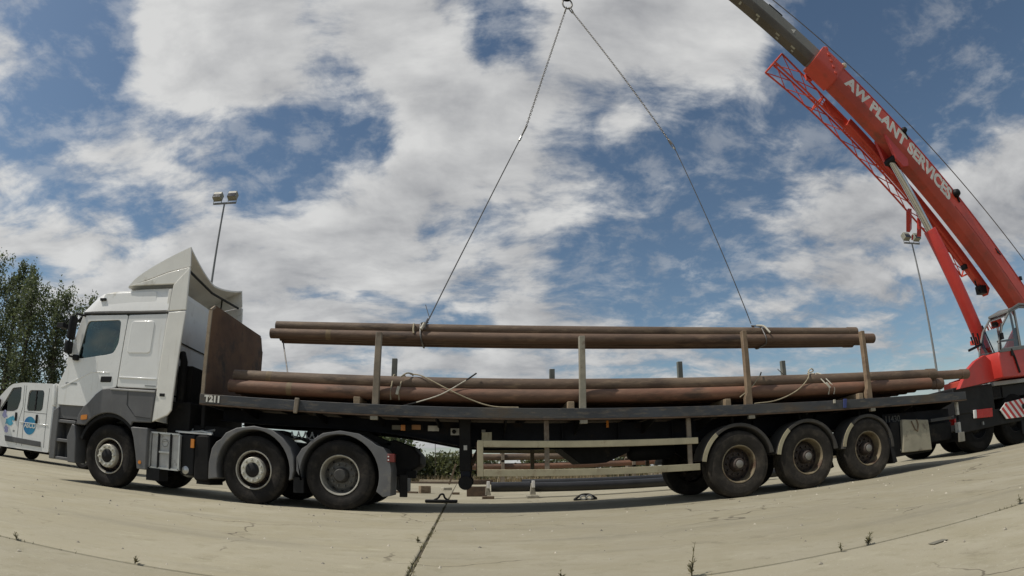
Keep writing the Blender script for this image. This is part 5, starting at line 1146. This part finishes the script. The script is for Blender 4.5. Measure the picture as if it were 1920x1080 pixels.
# collar studs and lugs
m = MB()
for a_, b_ in ((-.30,.52),(0,.54),(.28,.52)): m.box(B(10.45,a_,b_), (.10,.10,.12))
for k in range(4): m.box(B(10.3-.15*k,-.355,.30-.16*k), (.09,.04,.09))
m.box(B(10.3,.36,-.3),(.2,.1,.2)); obj('collar_lug', m, RED, col, bevel=.01)
m = MB(); m.lathe([(.001,-.07),(.07,-.06),(.085,0),(.07,.06),(.001,.07)], tuple(B(9.75,-.30,.55)), 'Y', 14); obj('work_lamp', m, mat('pale_lamp', (.55,.47,.36), .5, bump=.1), boom, smooth=60)
m = MB(); m.box(B(10.12,-.30,.37), (.16,.02,.05), Matrix((bd,bs,bu)).transposed()); obj('white_plate', m, LWHT, boom)
for s_, a_, b_, sz in ((7.2,-.31,.46,.10),(4.72,-.33,.36,.14)):
    m = MB(); m.lathe([(.001,-sz),(sz*.7,-sz*.8),(sz,0),(sz*.7,sz*.8),(.001,sz)], tuple(B(s_,a_,b_)), 'Y', 12); m.tube([B(s_,a_,b_), B(s_-.25,a_+.03,b_-.12)], .035, 6); obj('guide_roller', m, CRBLK, boom, smooth=60)
for s_ in (7.6, 6.9): obj('rope_guide', MB().box(B(s_,0,.50), (.08,.3,.10), Matrix((bd,bs,bu)).transposed()), RED, boom, bevel=.01)
# edge strip along the top of the near face and a weld seam
m = MB(); m.bar(B(-1.8,-.289,.43), B(9.7,-.289,.43), .012, .045, bu); obj('edge_strip', m, RED2, boom)
m = MB(); m.bar(B(-1.8,-.288,-.10), B(4.6,-.288,-.10), .008, .012, bu); obj('weld_seam', m, mat('dark_red', (.22,.03,.022), .6, bump=0), boom)
m = MB(); m.bar(B(2.2,-.292,.32), B(2.5,-.292,.30), .03, .03, bu); m.tube([B(2.3,-.30,.30), B(2.36,-.31,.24), B(2.42,-.30,.30)], .02, 6); m.box(B(1.0,-.28,.5),(.12,.1,.12)); obj('hose_clip', m, CRBLK, boom)
# lettering on the near face: reads down the boom
Mtx = Matrix.Identity(4)
ex, ey, ez = -bd, bu, -bs
for i in range(3): Mtx[i][0] = ex[i]; Mtx[i][1] = ey[i]; Mtx[i][2] = ez[i]
org_t = B(9.45, -.289, -.16); Mtx.translation = org_t
tm_ = text_mesh('lettering', 'AW PLANT SERVICES', SIGNW, crane, Mtx, .72, .38, .003, .030)
wx = [v.co @ ex for v in tm_.data.vertices]; wid = max(wx)-min(wx)
tm_.parent = boom
# scale to the length it has on the boom
k_ = 4.62/wid
o0 = org_t-Vector(crane['_org'])
for v in tm_.data.vertices:
    q = v.co-o0; t_ = q @ ex; v.co = v.co+ex*(t_*(k_-1))
# marks on the grey section
m = MB()
for s_, a_, w_, h_ in ((13.4,-.08,.10,.07),(13.1,-.02,.06,.12),(12.5,-.08,.12,.06),(12.45,.03,.05,.10),(11.75,-.04,.13,.06),(11.7,.07,.10,.05),(11.2,-.06,.14,.06),(11.15,.05,.07,.05)):
    m.box(B(s_, a_-.03, -.378), (w_, h_, .006), Matrix((bd,bs,bu)).transposed())
ub = MB(); ub.loft([[B(s_, a_, b_) for a_, b_ in ((-.226,-.10),(-.229,-.215),(-.132,-.379),(.132,-.379),(.229,-.215),(.226,-.10),(.20,-.12),(.20,-.20),(.12,-.35),(-.12,-.35),(-.20,-.20),(-.20,-.12))] for s_ in (10.6, 15.5, 20.4)]); obj('underside_shade', ub, mat('shaded_boom_brown', (.088,.074,.055), .55, var=.2, scale=1.5, bump=.08), g1)  # added brown skin, painting shade onto the underside of the grey section
m.v = [tuple(Vector(v)-bu*.004) for v in m.v]
obj('number_mark', m, mat('worn_white_mark', (.34,.33,.27), .6, bump=0), g1)
text_mesh('lettering', '4', SIGNW, g1, (lambda M_: (setattr(M_, 'translation', B(11.55,-.232,.02)), M_)[1])(Mtx.copy()), .30, .8, .003, .006)
m = MB(); m.bar(B(12.0,-.15,.382), B(12.5,-.15,.382), .16, .01, bu); m.bar(B(14.0,-.15,.382), B(15.2,-.15,.382), .14, .01, bu); obj('grease_patch', m, CRBLK, g1)
# hoist rope along the top
m = MB(); m.tube([B(-1.2,0,2.12), B(6,0,1.60), B(13,0,1.08), B(21.1,0,.44)], .016, 6); obj('boom_rope', m, WIRE, crane)
# lift cylinder
cb = K(.73,.0,2.12); ct = K(3.50,.0,8.02); cmid = cb.lerp(ct,.665)
m = MB(); m.tube([cb.lerp(ct,.0), cb.lerp(ct,.02), cmid-(ct-cb).normalized()*.02, cmid], [.17,.195,.195,.185], 24); cy = obj('lift_cylinder', m, RED2, crane, smooth=50)
m = MB(); m.tube([cmid, ct], .115, 20); obj('piston_rod', m, CHROME, cy, smooth=50)
m = MB(); m.tube([ct-bs*.20, ct+bs*.20], .12, 14); obj('rod_eye', m, CRBLK, cy, smooth=50)
br_ = MB()
for a_ in (-.22, .19):
    pts = [B(7.7,a_,-.40), B(6.7,a_,-.40), B(6.6,a_,-.62), B(6.75,a_,-.86), B(7.05,a_,-.88)]
    n_ = len(pts); br_.add([p for p in pts]+[p+bs*.085 for p in pts], [tuple(range(n_)), tuple(range(2*n_-1,n_-1,-1))]+[(i,(i+1)%n_,n_+(i+1)%n_,n_+i) for i in range(n_)])
br_.v = [tuple(Vector(v)-bs*.03) for v in br_.v]
obj('cylinder_bracket', br_, RED2, boom, bevel=.01)
m = MB(); m.tube([cb+cm*.24+Vector((0,0,.2)), cb.lerp(ct,.12)+cm*.26, cb.lerp(ct,.2)+cm*.24], .02, 6); m.tube([cb.lerp(ct,.02)-ce*-.25+cm*.2, cb.lerp(ct,.10)+ce*.42+cm*.2, cb.lerp(ct,.13)+ce*.34+cm*.2, cb.lerp(ct,.14)+ce*.18+cm*.2], .022, 6); m.tube([cb+ce*.2+cm*.25, K(1.25,.25,2.45), K(1.45,.25,2.8), K(1.35,.25,3.05), K(1.15,.22,3.1)], .025, 6); obj('hydraulic_hose', m, CRBLK, cy, smooth=60)
m = MB(); m.box(cb.lerp(ct,.13)+ce*.30, (.35,.2,.12)); m.bar(cb.lerp(ct,.06)-ce*.32, cb.lerp(ct,.22)-ce*.30, .05, .05); obj('valve_block', m, RED, cy, bevel=.01)
# stowed lattice jib on the far side of the boom
def jib():
    c0, c1 = 2.6, 11.3
    def sec(s):
        k = (s-c0)/(c1-c0); wd = .15+.06*k; hg = .17+.06*k
        if s > 9.6: kk = (s-9.6)/1.7; wd += .05*kk; hg += .06*kk
        ca, cb_ = .68+.06*k, -.40-.05*k
        return [B(s, ca-wd, cb_+hg), B(s, ca+wd, cb_+hg), B(s, ca+wd, cb_-hg), B(s, ca-wd, cb_-hg)]
    j = obj('jib_chord', MB().tube([sec(c0)[0], sec(9.6)[0], sec(c1)[0]], .032, 8), RED, crane)
    for q in (1, 2, 3): obj('jib_chord', MB().tube([sec(c0)[q], sec(9.6)[q], sec(c1)[q]], .032 if q != 2 else .03, 8), RED, crane)
    N_ = 12
    for f in range(4):
        m = MB(); g = (f+1) % 4
        for i in range(N_):
            sa = c0+(c1-c0)*i/N_; sb = c0+(c1-c0)*(i+1)/N_
            a = sec(sa)[f] if i % 2 else sec(sa)[g]; b = sec(sb)[g] if i % 2 else sec(sb)[f]; m.tube([a, b], .016, 5)
        for e in (c0, c1, 9.6): m.tube([sec(e)[f], sec(e)[g]], .028, 6)
        obj('jib_lacing', m, RED, crane)
    m = MB(); s_ = sec(9.5); t_ = sec(8.6); m.add([s_[0],s_[3],t_[3],t_[0]]+[p+bs*.02 for p in (s_[0],s_[3],t_[3],t_[0])], [(0,1,2,3),(7,6,5,4),(0,4,5,1),(1,5,6,2),(2,6,7,3),(3,7,4,0)]); obj('jib_plate', m, RED, crane)
    m = MB(); m.bar(B(8.6,.52,-.32), B(1.6,.52,-.42), .22, .32, bu); obj('jib_channel', m, RED, crane, bevel=.02)
    m = MB(); m.box(B(1.9,.5,-.62),(.3,.25,.25)); m.tube([B(2.3,.5,-.6),B(2.05,.5,-.78),B(1.8,.5,-.66)],.03,6); m.box(B(2.9,.5,-.62),(.12,.2,.15)); obj('jib_latch', m, CRBLK, crane, bevel=.02)
jib()
m = MB(); m.bar(B(5.55,.62,-.86), B(5.05,1.0,-1.02), .12, .26, bu); m.bar(B(5.05,.70,-.60), B(4.7,.88,-.98), .12, .10, bu); m.tube([B(4.85,1.02,-1.0), B(4.8,1.04,-1.15)], .03, 6); obj('jib_bracket', m, RED2, crane, bevel=.01)
# superstructure
m = MB()
for v0, pts in ((.80, [(4.05,1.55),(3.55,1.99),(3.1,2.2),(2.6,2.34),(2.2,2.12),(1.2,1.98),(-.2,1.98),(-.2,1.72),(1.9,1.70)]), (-.85, [(2.1,1.74),(1.9,1.95),(1.2,2.05),(-.2,2.0),(-.2,1.72)]), (.40, [(1.2,1.75),(1.1,2.3),(.2,2.35),(-1.2,2.9),(-2.0,3.45),(-3.2,3.5),(-3.6,2.6),(-3.6,1.74)]), (-.52, [(1.2,1.75),(1.1,2.3),(.2,2.35),(-1.2,2.9),(-2.0,3.45),(-3.2,3.5),(-3.6,2.6),(-3.6,1.74)])):
    n_ = len(pts); m.add([K(u,v0,z) for u, z in pts]+[K(u,v0+.12,z) for u, z in pts], [tuple(range(n_)), tuple(range(2*n_-1,n_-1,-1))]+[(i,(i+1)%n_,n_+(i+1)%n_,n_+i) for i in range(n_)])
tt = obj('turntable_frame', m, RED2, crane, bevel=.01)
m = MB(); m.loft([[K(u,v,z) for v, z in ((.8,1.73),(.8,1.9),(-.85,1.9),(-.85,1.73))] for u in (2.2,1.9,-3.4)]); obj('turntable_deck', m, RED, tt, bevel=.02)
m = MB(); m.lathe([(.75,0),(.78,.05),(.78,.14),(.75,.16)], tuple(CS+Vector((0,0,1.58))), 'Z', 32); obj('slew_ring', m, CRBLK, crane)
m = MB(); m.loft([[K(u,v,z) for v, z in ((1.2,1.75),(1.2,3.0),(-1.2,3.0),(-1.2,1.75))] for u in (-3.2,-4.3)]); obj('counterweight', m, RED, crane, bevel=.04)
m = MB(); m.loft([[K(u,v,z) for v, z in ((.42,2.6),(.42,3.9),(-.42,3.9),(-.42,2.6))] for u in (-2.3,-3.1)]); obj('winch_housing', m, RED, crane, bevel=.03)
m = MB(); m.tube([K(-2.6,-.4,4.4), K(-2.6,.4,4.4)], .32, 20); obj('winch_drum', m, CRBLK, crane)
m = MB()
for u, z in ((2.55,1.92),(1.75,1.98)): m.lathe([(.001,-.10),(.06,-.08),(.075,0),(.06,.06),(.001,.08)], tuple(K(u,.62,z)), 'Z', 12)
obj('work_lamp', m, mat('lamp_clear', (.6,.5,.42), .25, bump=0), tt, smooth=60)
# operator's cab on the near side
def cabpoly(f): return [K(u, f, z) for u, z in ((2.30,1.70),(2.34,2.20),(2.22,2.55),(1.86,3.02),(1.30,3.40),(.60,3.58),(.0,3.60),(-.05,1.72))]
lo_ = [(2.30,1.70),(2.34,2.20),(2.27,2.36),(-.05,2.50),(-.05,1.72)]
m = MB(); m.loft([[K(u,1.20,z) for u, z in lo_], [K(u,.55,z) for u, z in lo_]]); oc = obj('operator_cab', m, RED2, crane, bevel=.025)
CABF = mat('cab_frame_grey', (.15,.152,.146), .45, var=.1, bump=.05)
fr = MB(); up_ = [(2.27,2.36),(2.22,2.55),(1.86,3.02),(1.30,3.40),(.60,3.58),(.0,3.60)]
for v in (1.19,.56):
    for a, b in zip(up_[:-1], up_[1:]): fr.bar(K(a[0],v,a[1]), K(b[0],v,b[1]), .05, .055, cm)
    fr.bar(K(2.27,v,2.38), K(-.05,v,2.52), .06, .10, (0,0,1)); fr.bar(K(1.0,v,2.45), K(.95,v,3.5), .055, .065, cm)
    fr.bar(K(.0,v,2.5), K(.0,v,3.6), .05, .07, cm)
obj('cab_frame', fr, CABF, oc, bevel=.012)
m = MB(); m.add([K(1.36,1.22,3.40),K(.6,1.22,3.62),K(-.05,1.22,3.64),K(-.05,.53,3.64),K(.6,.53,3.62),K(1.36,.53,3.40)]+[K(1.36,1.22,3.46),K(.6,1.22,3.68),K(-.05,1.22,3.70),K(-.05,.53,3.70),K(.6,.53,3.68),K(1.36,.53,3.46)], [(0,1,2,3,4,5),(11,10,9,8,7,6)]+[(i,(i+1)%6,6+(i+1)%6,6+i) for i in range(6)]); obj('cab_roof', m, CABF, oc, bevel=.01)
gp = [(2.22,2.43),(2.19,2.56),(1.84,3.0),(1.30,3.36),(1.0,3.46),(1.03,2.50)]
m = MB(); m.add([K(u,1.185,z) for u, z in gp], [tuple(range(6))]); obj('window', m, GLASSK, oc)
m = MB(); m.add([K(u,1.185,z) for u, z in ((.95,2.50),(.92,3.48),(.6,3.55),(.02,3.57),(.02,2.55))], [tuple(range(5))]); obj('window', m, GLASSK, oc)
for a, b in zip(up_[:3], up_[1:4]):
    m = MB(); m.add([K(a[0],1.16,a[1]),K(b[0],1.16,b[1]),K(b[0],.60,b[1]),K(a[0],.60,a[1])], [(0,1,2,3)]); obj('windscreen', m, GLASSK, oc)
m = MB(); m.bar(K(2.19,1.14,2.62), K(1.10,1.10,2.70), .03, .05); m.loft([[K(u,v,z) for v, z in ((.7,2.3),(.7,2.45),(1.05,2.45),(1.05,2.3))] for u in (.9,.4)]); m.bar(K(.45,.88,2.4), K(.25,.88,3.1), .35, .12, ce); obj('cab_seat', m, CABIN, oc)
m = MB(); m.tube([K(1.62,1.215,2.42), K(1.50,1.22,2.20), K(1.35,1.22,1.80)], .03, 6); m.box(K(1.62,1.22,2.30),(.10,.05,.12)); obj('door_rail', m, CRBLK, oc)
m = MB(); m.tube([K(2.24,1.22,2.40),K(2.28,1.3,2.75),K(2.12,1.32,3.05)], .018, 6); m.box(K(2.2,1.3,2.72),(.06,.12,.16)); obj('mirror_bracket', m, CRBLK, oc)
m = MB()
for k in range(4): m.tube([K(2.36+.12*k,.7,2.62+.05*(k%2)), K(2.42+.12*k,.7,2.95-.1*(k%2))], .025, 5)
m.bar(K(2.3,.7,2.66), K(3.0,.7,2.5), .05, .06); obj('hose_bundle', m, CRBLK, tt)
# carrier
CN, CFY = 10.25, 12.95
m = MB(); m.bx(11.35,24.0,CN+.45,CFY-.45,.62,1.45); cf = obj('carrier_frame', m, CRBLK, crane, bevel=.03)
m = MB(); m.bx(11.05,12.62,CN,CFY,.96,1.62); m.bx(11.0,11.3,CN+.05,CFY-.05,.58,.98); obj('outrigger_box', m, CRBLK, crane, bevel=.03)
m = MB(); m.prism([(11.15,.52),(11.15,.98),(24,.98),(24,.60),(12.8,.57)], CN+.02, CN+.055); obj('side_skirt', m, CRBLK, crane, bevel=.015)
obj('deck_edge', MB().prism([(12.66,1.56),(12.66,1.66),(24,1.66),(24,1.56)], CN-.02, CN+.5), CRGREY, crane, bevel=.01)
m = MB(); m.bx(12.66,24,CN+.10,CFY-.1,1.22,1.55); obj('side_locker', m, CRBLK, crane, bevel=.02)
m = MB(); m.bx(12.7,13.0,CN+.08,CN+.10,1.28,1.50); m.bx(13.1,13.14,CN+.07,CN+.10,1.25,1.52); obj('locker_door', m, CHASSIS, crane, bevel=.01)
tl = obj('tail_light', MB().prism([(11.80,.82),(12.44,.80),(12.46,1.02),(11.82,1.03)], CN-.035, CN-.002), LRED, crane, bevel=.01)
obj('white_lens', MB().prism([(11.68,.83),(11.795,.825),(11.815,1.03),(11.70,1.03)], CN-.035, CN-.002), LWHT, crane, bevel=.01)
obj('light_pin', MB().bx(12.02,12.05,CN-.03,CN+.02,.64,.72), GALV, crane)
# hazard board: white board with red diagonal bars, pointed at its left end
bdp = [(12.78,.93),(13.05,1.10),(15.3,1.22),(15.3,.62),(13.0,.69)]
hz = obj('hazard_board', MB().prism(bdp, CN-.04, CN-.01), STRIPE_W, crane, bevel=.004)
def clip(poly, a, b, c):           # keep a*x+b*z<=c
    out = []
    for i in range(len(poly)):
        p, q = poly[i], poly[(i+1) % len(poly)]; fp, fq = a*p[0]+b*p[1]-c, a*q[0]+b*q[1]-c
        if fp <= 0: out.append(p)
        if fp*fq < 0: t = fp/(fp-fq); out.append((p[0]+(q[0]-p[0])*t, p[1]+(q[1]-p[1])*t))
    return out
sl = .95                             # stripes fall to the right
for k in range(12):
    c0 = 12.55+.24*k+.95; q = clip(clip(bdp, 1, sl, c0+.115), -1, -sl, -c0)
    if len(q) > 2: obj('hazard_stripe', MB().prism(q, CN-.043, CN-.0405), STRIPE_R, hz)
m = MB(); m.lathe([(.07,-.02),(.05,-.03),(.001,-.03)], (13.80,CN-.042,.93), 'Y', 16); obj('board_eye', m, CRBLK, hz)
def crane_wheel(x, y, far):
    r_ = bpy.data.objects.new('wheel', None); COL.objects.link(r_); r_.parent = crane; r_['_org'] = (0,0,0); r_.location = Vector((x,y,.66))-Vector(crane['_org'])
    if far: r_.rotation_euler = (0,0,pi)
    return r_
cw0 = None
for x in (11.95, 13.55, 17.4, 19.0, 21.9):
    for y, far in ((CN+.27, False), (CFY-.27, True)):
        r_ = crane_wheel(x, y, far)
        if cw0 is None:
            t_ = tyre_mesh(.66, .42, .34, 5); a_ = obj('tyre', t_, mat('shaded_crane_tyre', (.010,.0095,.009), .9, var=.2, scale=5, bump=.3, bscale=40, spec=.15), r_, smooth=50)  # rubber coloured darker than the other tyres, for deep shadow below the carrier
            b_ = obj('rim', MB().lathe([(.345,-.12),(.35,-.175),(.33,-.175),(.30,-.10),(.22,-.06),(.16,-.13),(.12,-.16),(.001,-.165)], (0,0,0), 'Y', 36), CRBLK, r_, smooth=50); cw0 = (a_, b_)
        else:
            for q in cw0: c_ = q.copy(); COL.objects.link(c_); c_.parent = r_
obj('driver_cab', MB().prism([(24.0,.7),(24.0,2.5),(25.6,2.5),(26.1,1.8),(26.1,.7)], CN, CFY), RED, crane, bevel=.06)
obj('outrigger_leg', MB().bx(13.72,13.98,CN+.02,CN+.28,.22,.62), CRBLK, crane, bevel=.02)

# ------------------------------------------------------------------ white crew-cab van behind the lorry's nose, facing left
VN, VF = 13.8, 15.75
van = thing('crew_cab_van', 'white crew cab van with blue logos parked behind the lorry cab', 'van', (-14.2, 14.8, 0))
body_side = rnd([(-16.55,.42),(-16.62,.95),(-16.35,1.18),(-15.42,1.42),(-14.62,2.13),(-14.40,2.26),(-13.9,2.33),(-12.60,2.36),(-12.50,2.26),(-12.53,.33),(-15.2,.31)], .06)
w1 = rnd([(-14.86,1.40),(-14.36,2.12),(-13.98,2.17),(-13.96,1.80),(-14.05,1.52),(-14.2,1.45)], .05)
w2 = rnd([(-13.60,1.50),(-13.58,2.10),(-12.94,2.13),(-12.95,1.54)], .12)
def two_hole(outer, h1, h2, a, b):
    lo = [Vector((p[0],p[1],0)) for p in outer]; l1 = [Vector((p[0],p[1],0)) for p in h1]; l2 = [Vector((p[0],p[1],0)) for p in h2]
    tri = geometry.tessellate_polygon([lo, l1, l2]); al = lo+l1+l2; n = len(al); m = MB()
    fs = [tuple(t) for t in tri]+[tuple(i+n for i in reversed(t)) for t in tri]; o_ = 0
    for l in (lo, l1, l2):
        k = len(l); fs += [(o_+i, o_+(i+1) % k, n+o_+(i+1) % k, n+o_+i) for i in range(k)]; o_ += k
    m.add([(p.x,a,p.y) for p in al]+[(p.x,b,p.y) for p in al], fs); return m
for yo, s in ((VN, -1), (VF, 1)):
    y0, y1 = (yo, yo+.06) if s < 0 else (yo-.06, yo)
    sd = obj('body_side', two_hole(body_side, w1, w2, y0, y1), VANW, van, bevel=.02, smooth=30)
    for k, w in enumerate((w1, w2)):
        c = Vector((sum(p[0] for p in w)/len(w), sum(p[1] for p in w)/len(w))); big = [(c.x+(p[0]-c.x)*1.05, c.y+(p[1]-c.y)*1.05) for p in w]
        obj('window', MB().prism(big, yo-s*.03, yo-s*.024), GLASSV, sd)
        obj('window_seal', MB().frame([(c.x+(p[0]-c.x)*1.06, c.y+(p[1]-c.y)*1.05) for p in w], w, yo-s*.01, yo+s*.004), SEAM, sd)
    obj('window_bar', MB().bx(-13.28,-13.25,min(yo,yo-s*.03),max(yo,yo-s*.03),1.5,2.13), SEAM, sd)
    m = MB()
    for pts in ([(-13.84,2.24),(-13.80,1.6),(-13.92,1.2),(-13.95,.42)], [(-13.74,2.24),(-13.70,.42)], [(-12.72,2.22),(-12.74,.45)], [(-14.90,1.38),(-14.94,1.0),(-14.86,.45)]):
        for a, b in zip(pts[:-1], pts[1:]): m.bar((a[0],yo+s*.001,a[1]),(b[0],yo+s*.001,b[1]),.004,.012,(1,0,0))
    m.bar((-13.72,yo+s*.001,1.45),(-12.74,yo+s*.001,1.45),.004,.01,(0,0,1)); obj('door_seam', m, SEAM, sd)
    m = MB().bx(-13.85,-12.62,min(yo+s*.014,yo-s*.02),max(yo+s*.014,yo-s*.02),1.115,1.135); obj('body_crease', m, VANW, sd, bevel=.006)
    for x in (-14.07,-13.13): obj('handle', MB().bx(x-.045,x+.045,min(yo+s*.03,yo),max(yo+s*.03,yo),1.14,1.40), BLACK, sd, bevel=.02)
    obj('rub_strip', MB().prism([(-14.52,.66),(-12.88,.62),(-12.86,.46),(-14.46,.49)], yo+s*.02, yo-s*.01), mat('van_trim_grey', (.10,.10,.102), .6, bump=.1), sd, bevel=.008)
    # round logo
    if s < 0:
        lg = obj('logo_disc', MB().lathe([(.001,0),(.27,0),(.272,.003)], (-13.42,yo-.0045,1.05), 'Y', 36), BLUE1, sd)
        lg.data.materials[0] = BLUE1
        text_mesh('lettering', 'ASCO', SIGNW, lg, Matrix.Translation((-13.655,yo-.008,.985)) @ Matrix.Rotation(pi/2,4,'X'), .205, .92, .002, .006)
        r = random.Random(4)
        def splash(cx, cz, rx, rz, mt, nm, dy):
            pts = [(cx+rx*cos(a)*r.uniform(.55,1.15), cz+rz*sin(a)*r.uniform(.5,1.2)) for a in [2*pi*k/13 for k in range(13)]]; obj(nm, MB().prism(pts, yo-.003-dy, yo+.002), mt, sd)
        splash(-14.38,1.10,.22,.13,TEAL,'painted_splash',.002); splash(-14.22,1.20,.13,.09,TEAL,'painted_splash',.0032); splash(-14.48,.86,.10,.14,LILAC,'painted_splash',.0044); splash(-14.62,1.28,.13,.14,LILAC,'painted_splash',.0056)
        obj('small_mark', MB().bx(-14.16,-14.08,yo-.003,yo+.001,.80,.86), BADGE, sd)
# skin across: roof, bonnet, windscreen, rear wall
m = MB(); prof = [(-14.62,2.13),(-14.40,2.26),(-13.9,2.33),(-12.60,2.36),(-12.50,2.30)]
for a, b in zip(prof[:-1], prof[1:]): m.add([(a[0],VN+.055,a[1]-.004),(b[0],VN+.055,b[1]-.004),(b[0],VF-.055,b[1]-.004),(a[0],VF-.055,a[1]-.004),(a[0],VN+.055,a[1]-.04),(b[0],VN+.055,b[1]-.04),(b[0],VF-.055,b[1]-.04),(a[0],VF-.055,a[1]-.04)], [(0,1,2,3),(7,6,5,4),(0,4,5,1),(1,5,6,2),(2,6,7,3),(3,7,4,0)])
obj('roof', m, VANW, van)
obj('rear_wall', MB().bx(-12.58,-12.52,VN+.055,VF-.055,.40,2.33), mat('van_rear_grey', (.36,.37,.37), .5, var=.06, bump=.05), van)
obj('windscreen', MB().quad((-15.42,VN+.06,1.42),(-15.42,VF-.06,1.42),(-14.64,VF-.06,2.12),(-14.64,VN+.06,2.12)), GLASSV, van)
m = MB()
pr = [(-16.6,.5),(-16.62,.95),(-16.35,1.18),(-15.42,1.42)]
for a, b in zip(pr[:-1], pr[1:]): m.quad((a[0],VN+.055,a[1]),(b[0],VN+.055,b[1]),(b[0],VF-.055,b[1]),(a[0],VF-.055,a[1]))
obj('bonnet', m, VANW, van)
obj('floor', MB().bx(-16.3,-12.5,VN+.06,VF-.06,.42,.52), CABIN, van)
for y in (14.2, 15.3):
    for x in (-14.1,-13.1):
        m = MB(); m.bx(x-.25,x+.25,y-.24,y+.24,.6,.98); m.bar((x+.22,y,.95),(x+.34,y,1.62),.46,.14,(1,0,0)); m.bar((x+.36,y,1.64),(x+.38,y,1.80),.25,.1,(1,0,0)); obj('seat', m, SEATC, van, bevel=.04)
obj('mirror', MB().bx(-15.0,-14.82,VN-.24,VN-.03,1.42,1.75), BLACK, van, bevel=.03)
obj('headlight', MB().prism([(-16.5,.95),(-16.2,1.15),(-16.1,1.05),(-16.4,.85)], VN-.004, VN+.05), LWHT, van)
obj('bumper', MB().bx(-16.7,-16.45,VN+.02,VF-.02,.35,.75), BLACK, van, bevel=.04)
# chassis, dropside bed (hidden behind the lorry) and wheels
m = MB(); m.bx(-12.5,-10.2,14.3,14.4,.55,.7); m.bx(-12.5,-10.2,15.1,15.2,.55,.7); m.bx(-15.6,-12.6,14.1,15.4,.26,.41); obj('chassis', m, CHASSIS, van)
m = MB(); m.bx(-12.35,-9.6,VN-.02,VF+.02,.78,.86); obj('load_bed', m, GALV, van)
for y0 in (VN-.02, VF-.02): obj('drop_side', MB().bx(-12.35,-9.6,y0,y0+.04,.86,1.24), GALV, van)
vw0 = None
for x in (-14.95, -11.2):
    for y, far in ((VN+.17, False), (VF-.17, True)):
        r_ = bpy.data.objects.new('wheel', None); COL.objects.link(r_); r_.parent = van; r_['_org'] = (0,0,0); r_.location = Vector((x,y,.34))-Vector(van['_org']); r_.rotation_euler = (0,0,pi if far else 0)
        if vw0 is None:
            a_ = obj('tyre', tyre_mesh(.34,.22,.20,3), TYRE, r_, smooth=50); b_ = obj('rim', MB().lathe([(.205,-.06),(.21,-.09),(.195,-.09),(.17,-.05),(.09,-.07),(.001,-.08)], (0,0,0), 'Y', 30), STEEL, r_, smooth=50); vw0 = (a_, b_)
        else:
            for q in vw0: c_ = q.copy(); COL.objects.link(c_); c_.parent = r_

for o in bpy.data.objects:
    if '_org' in o: del o['_org']
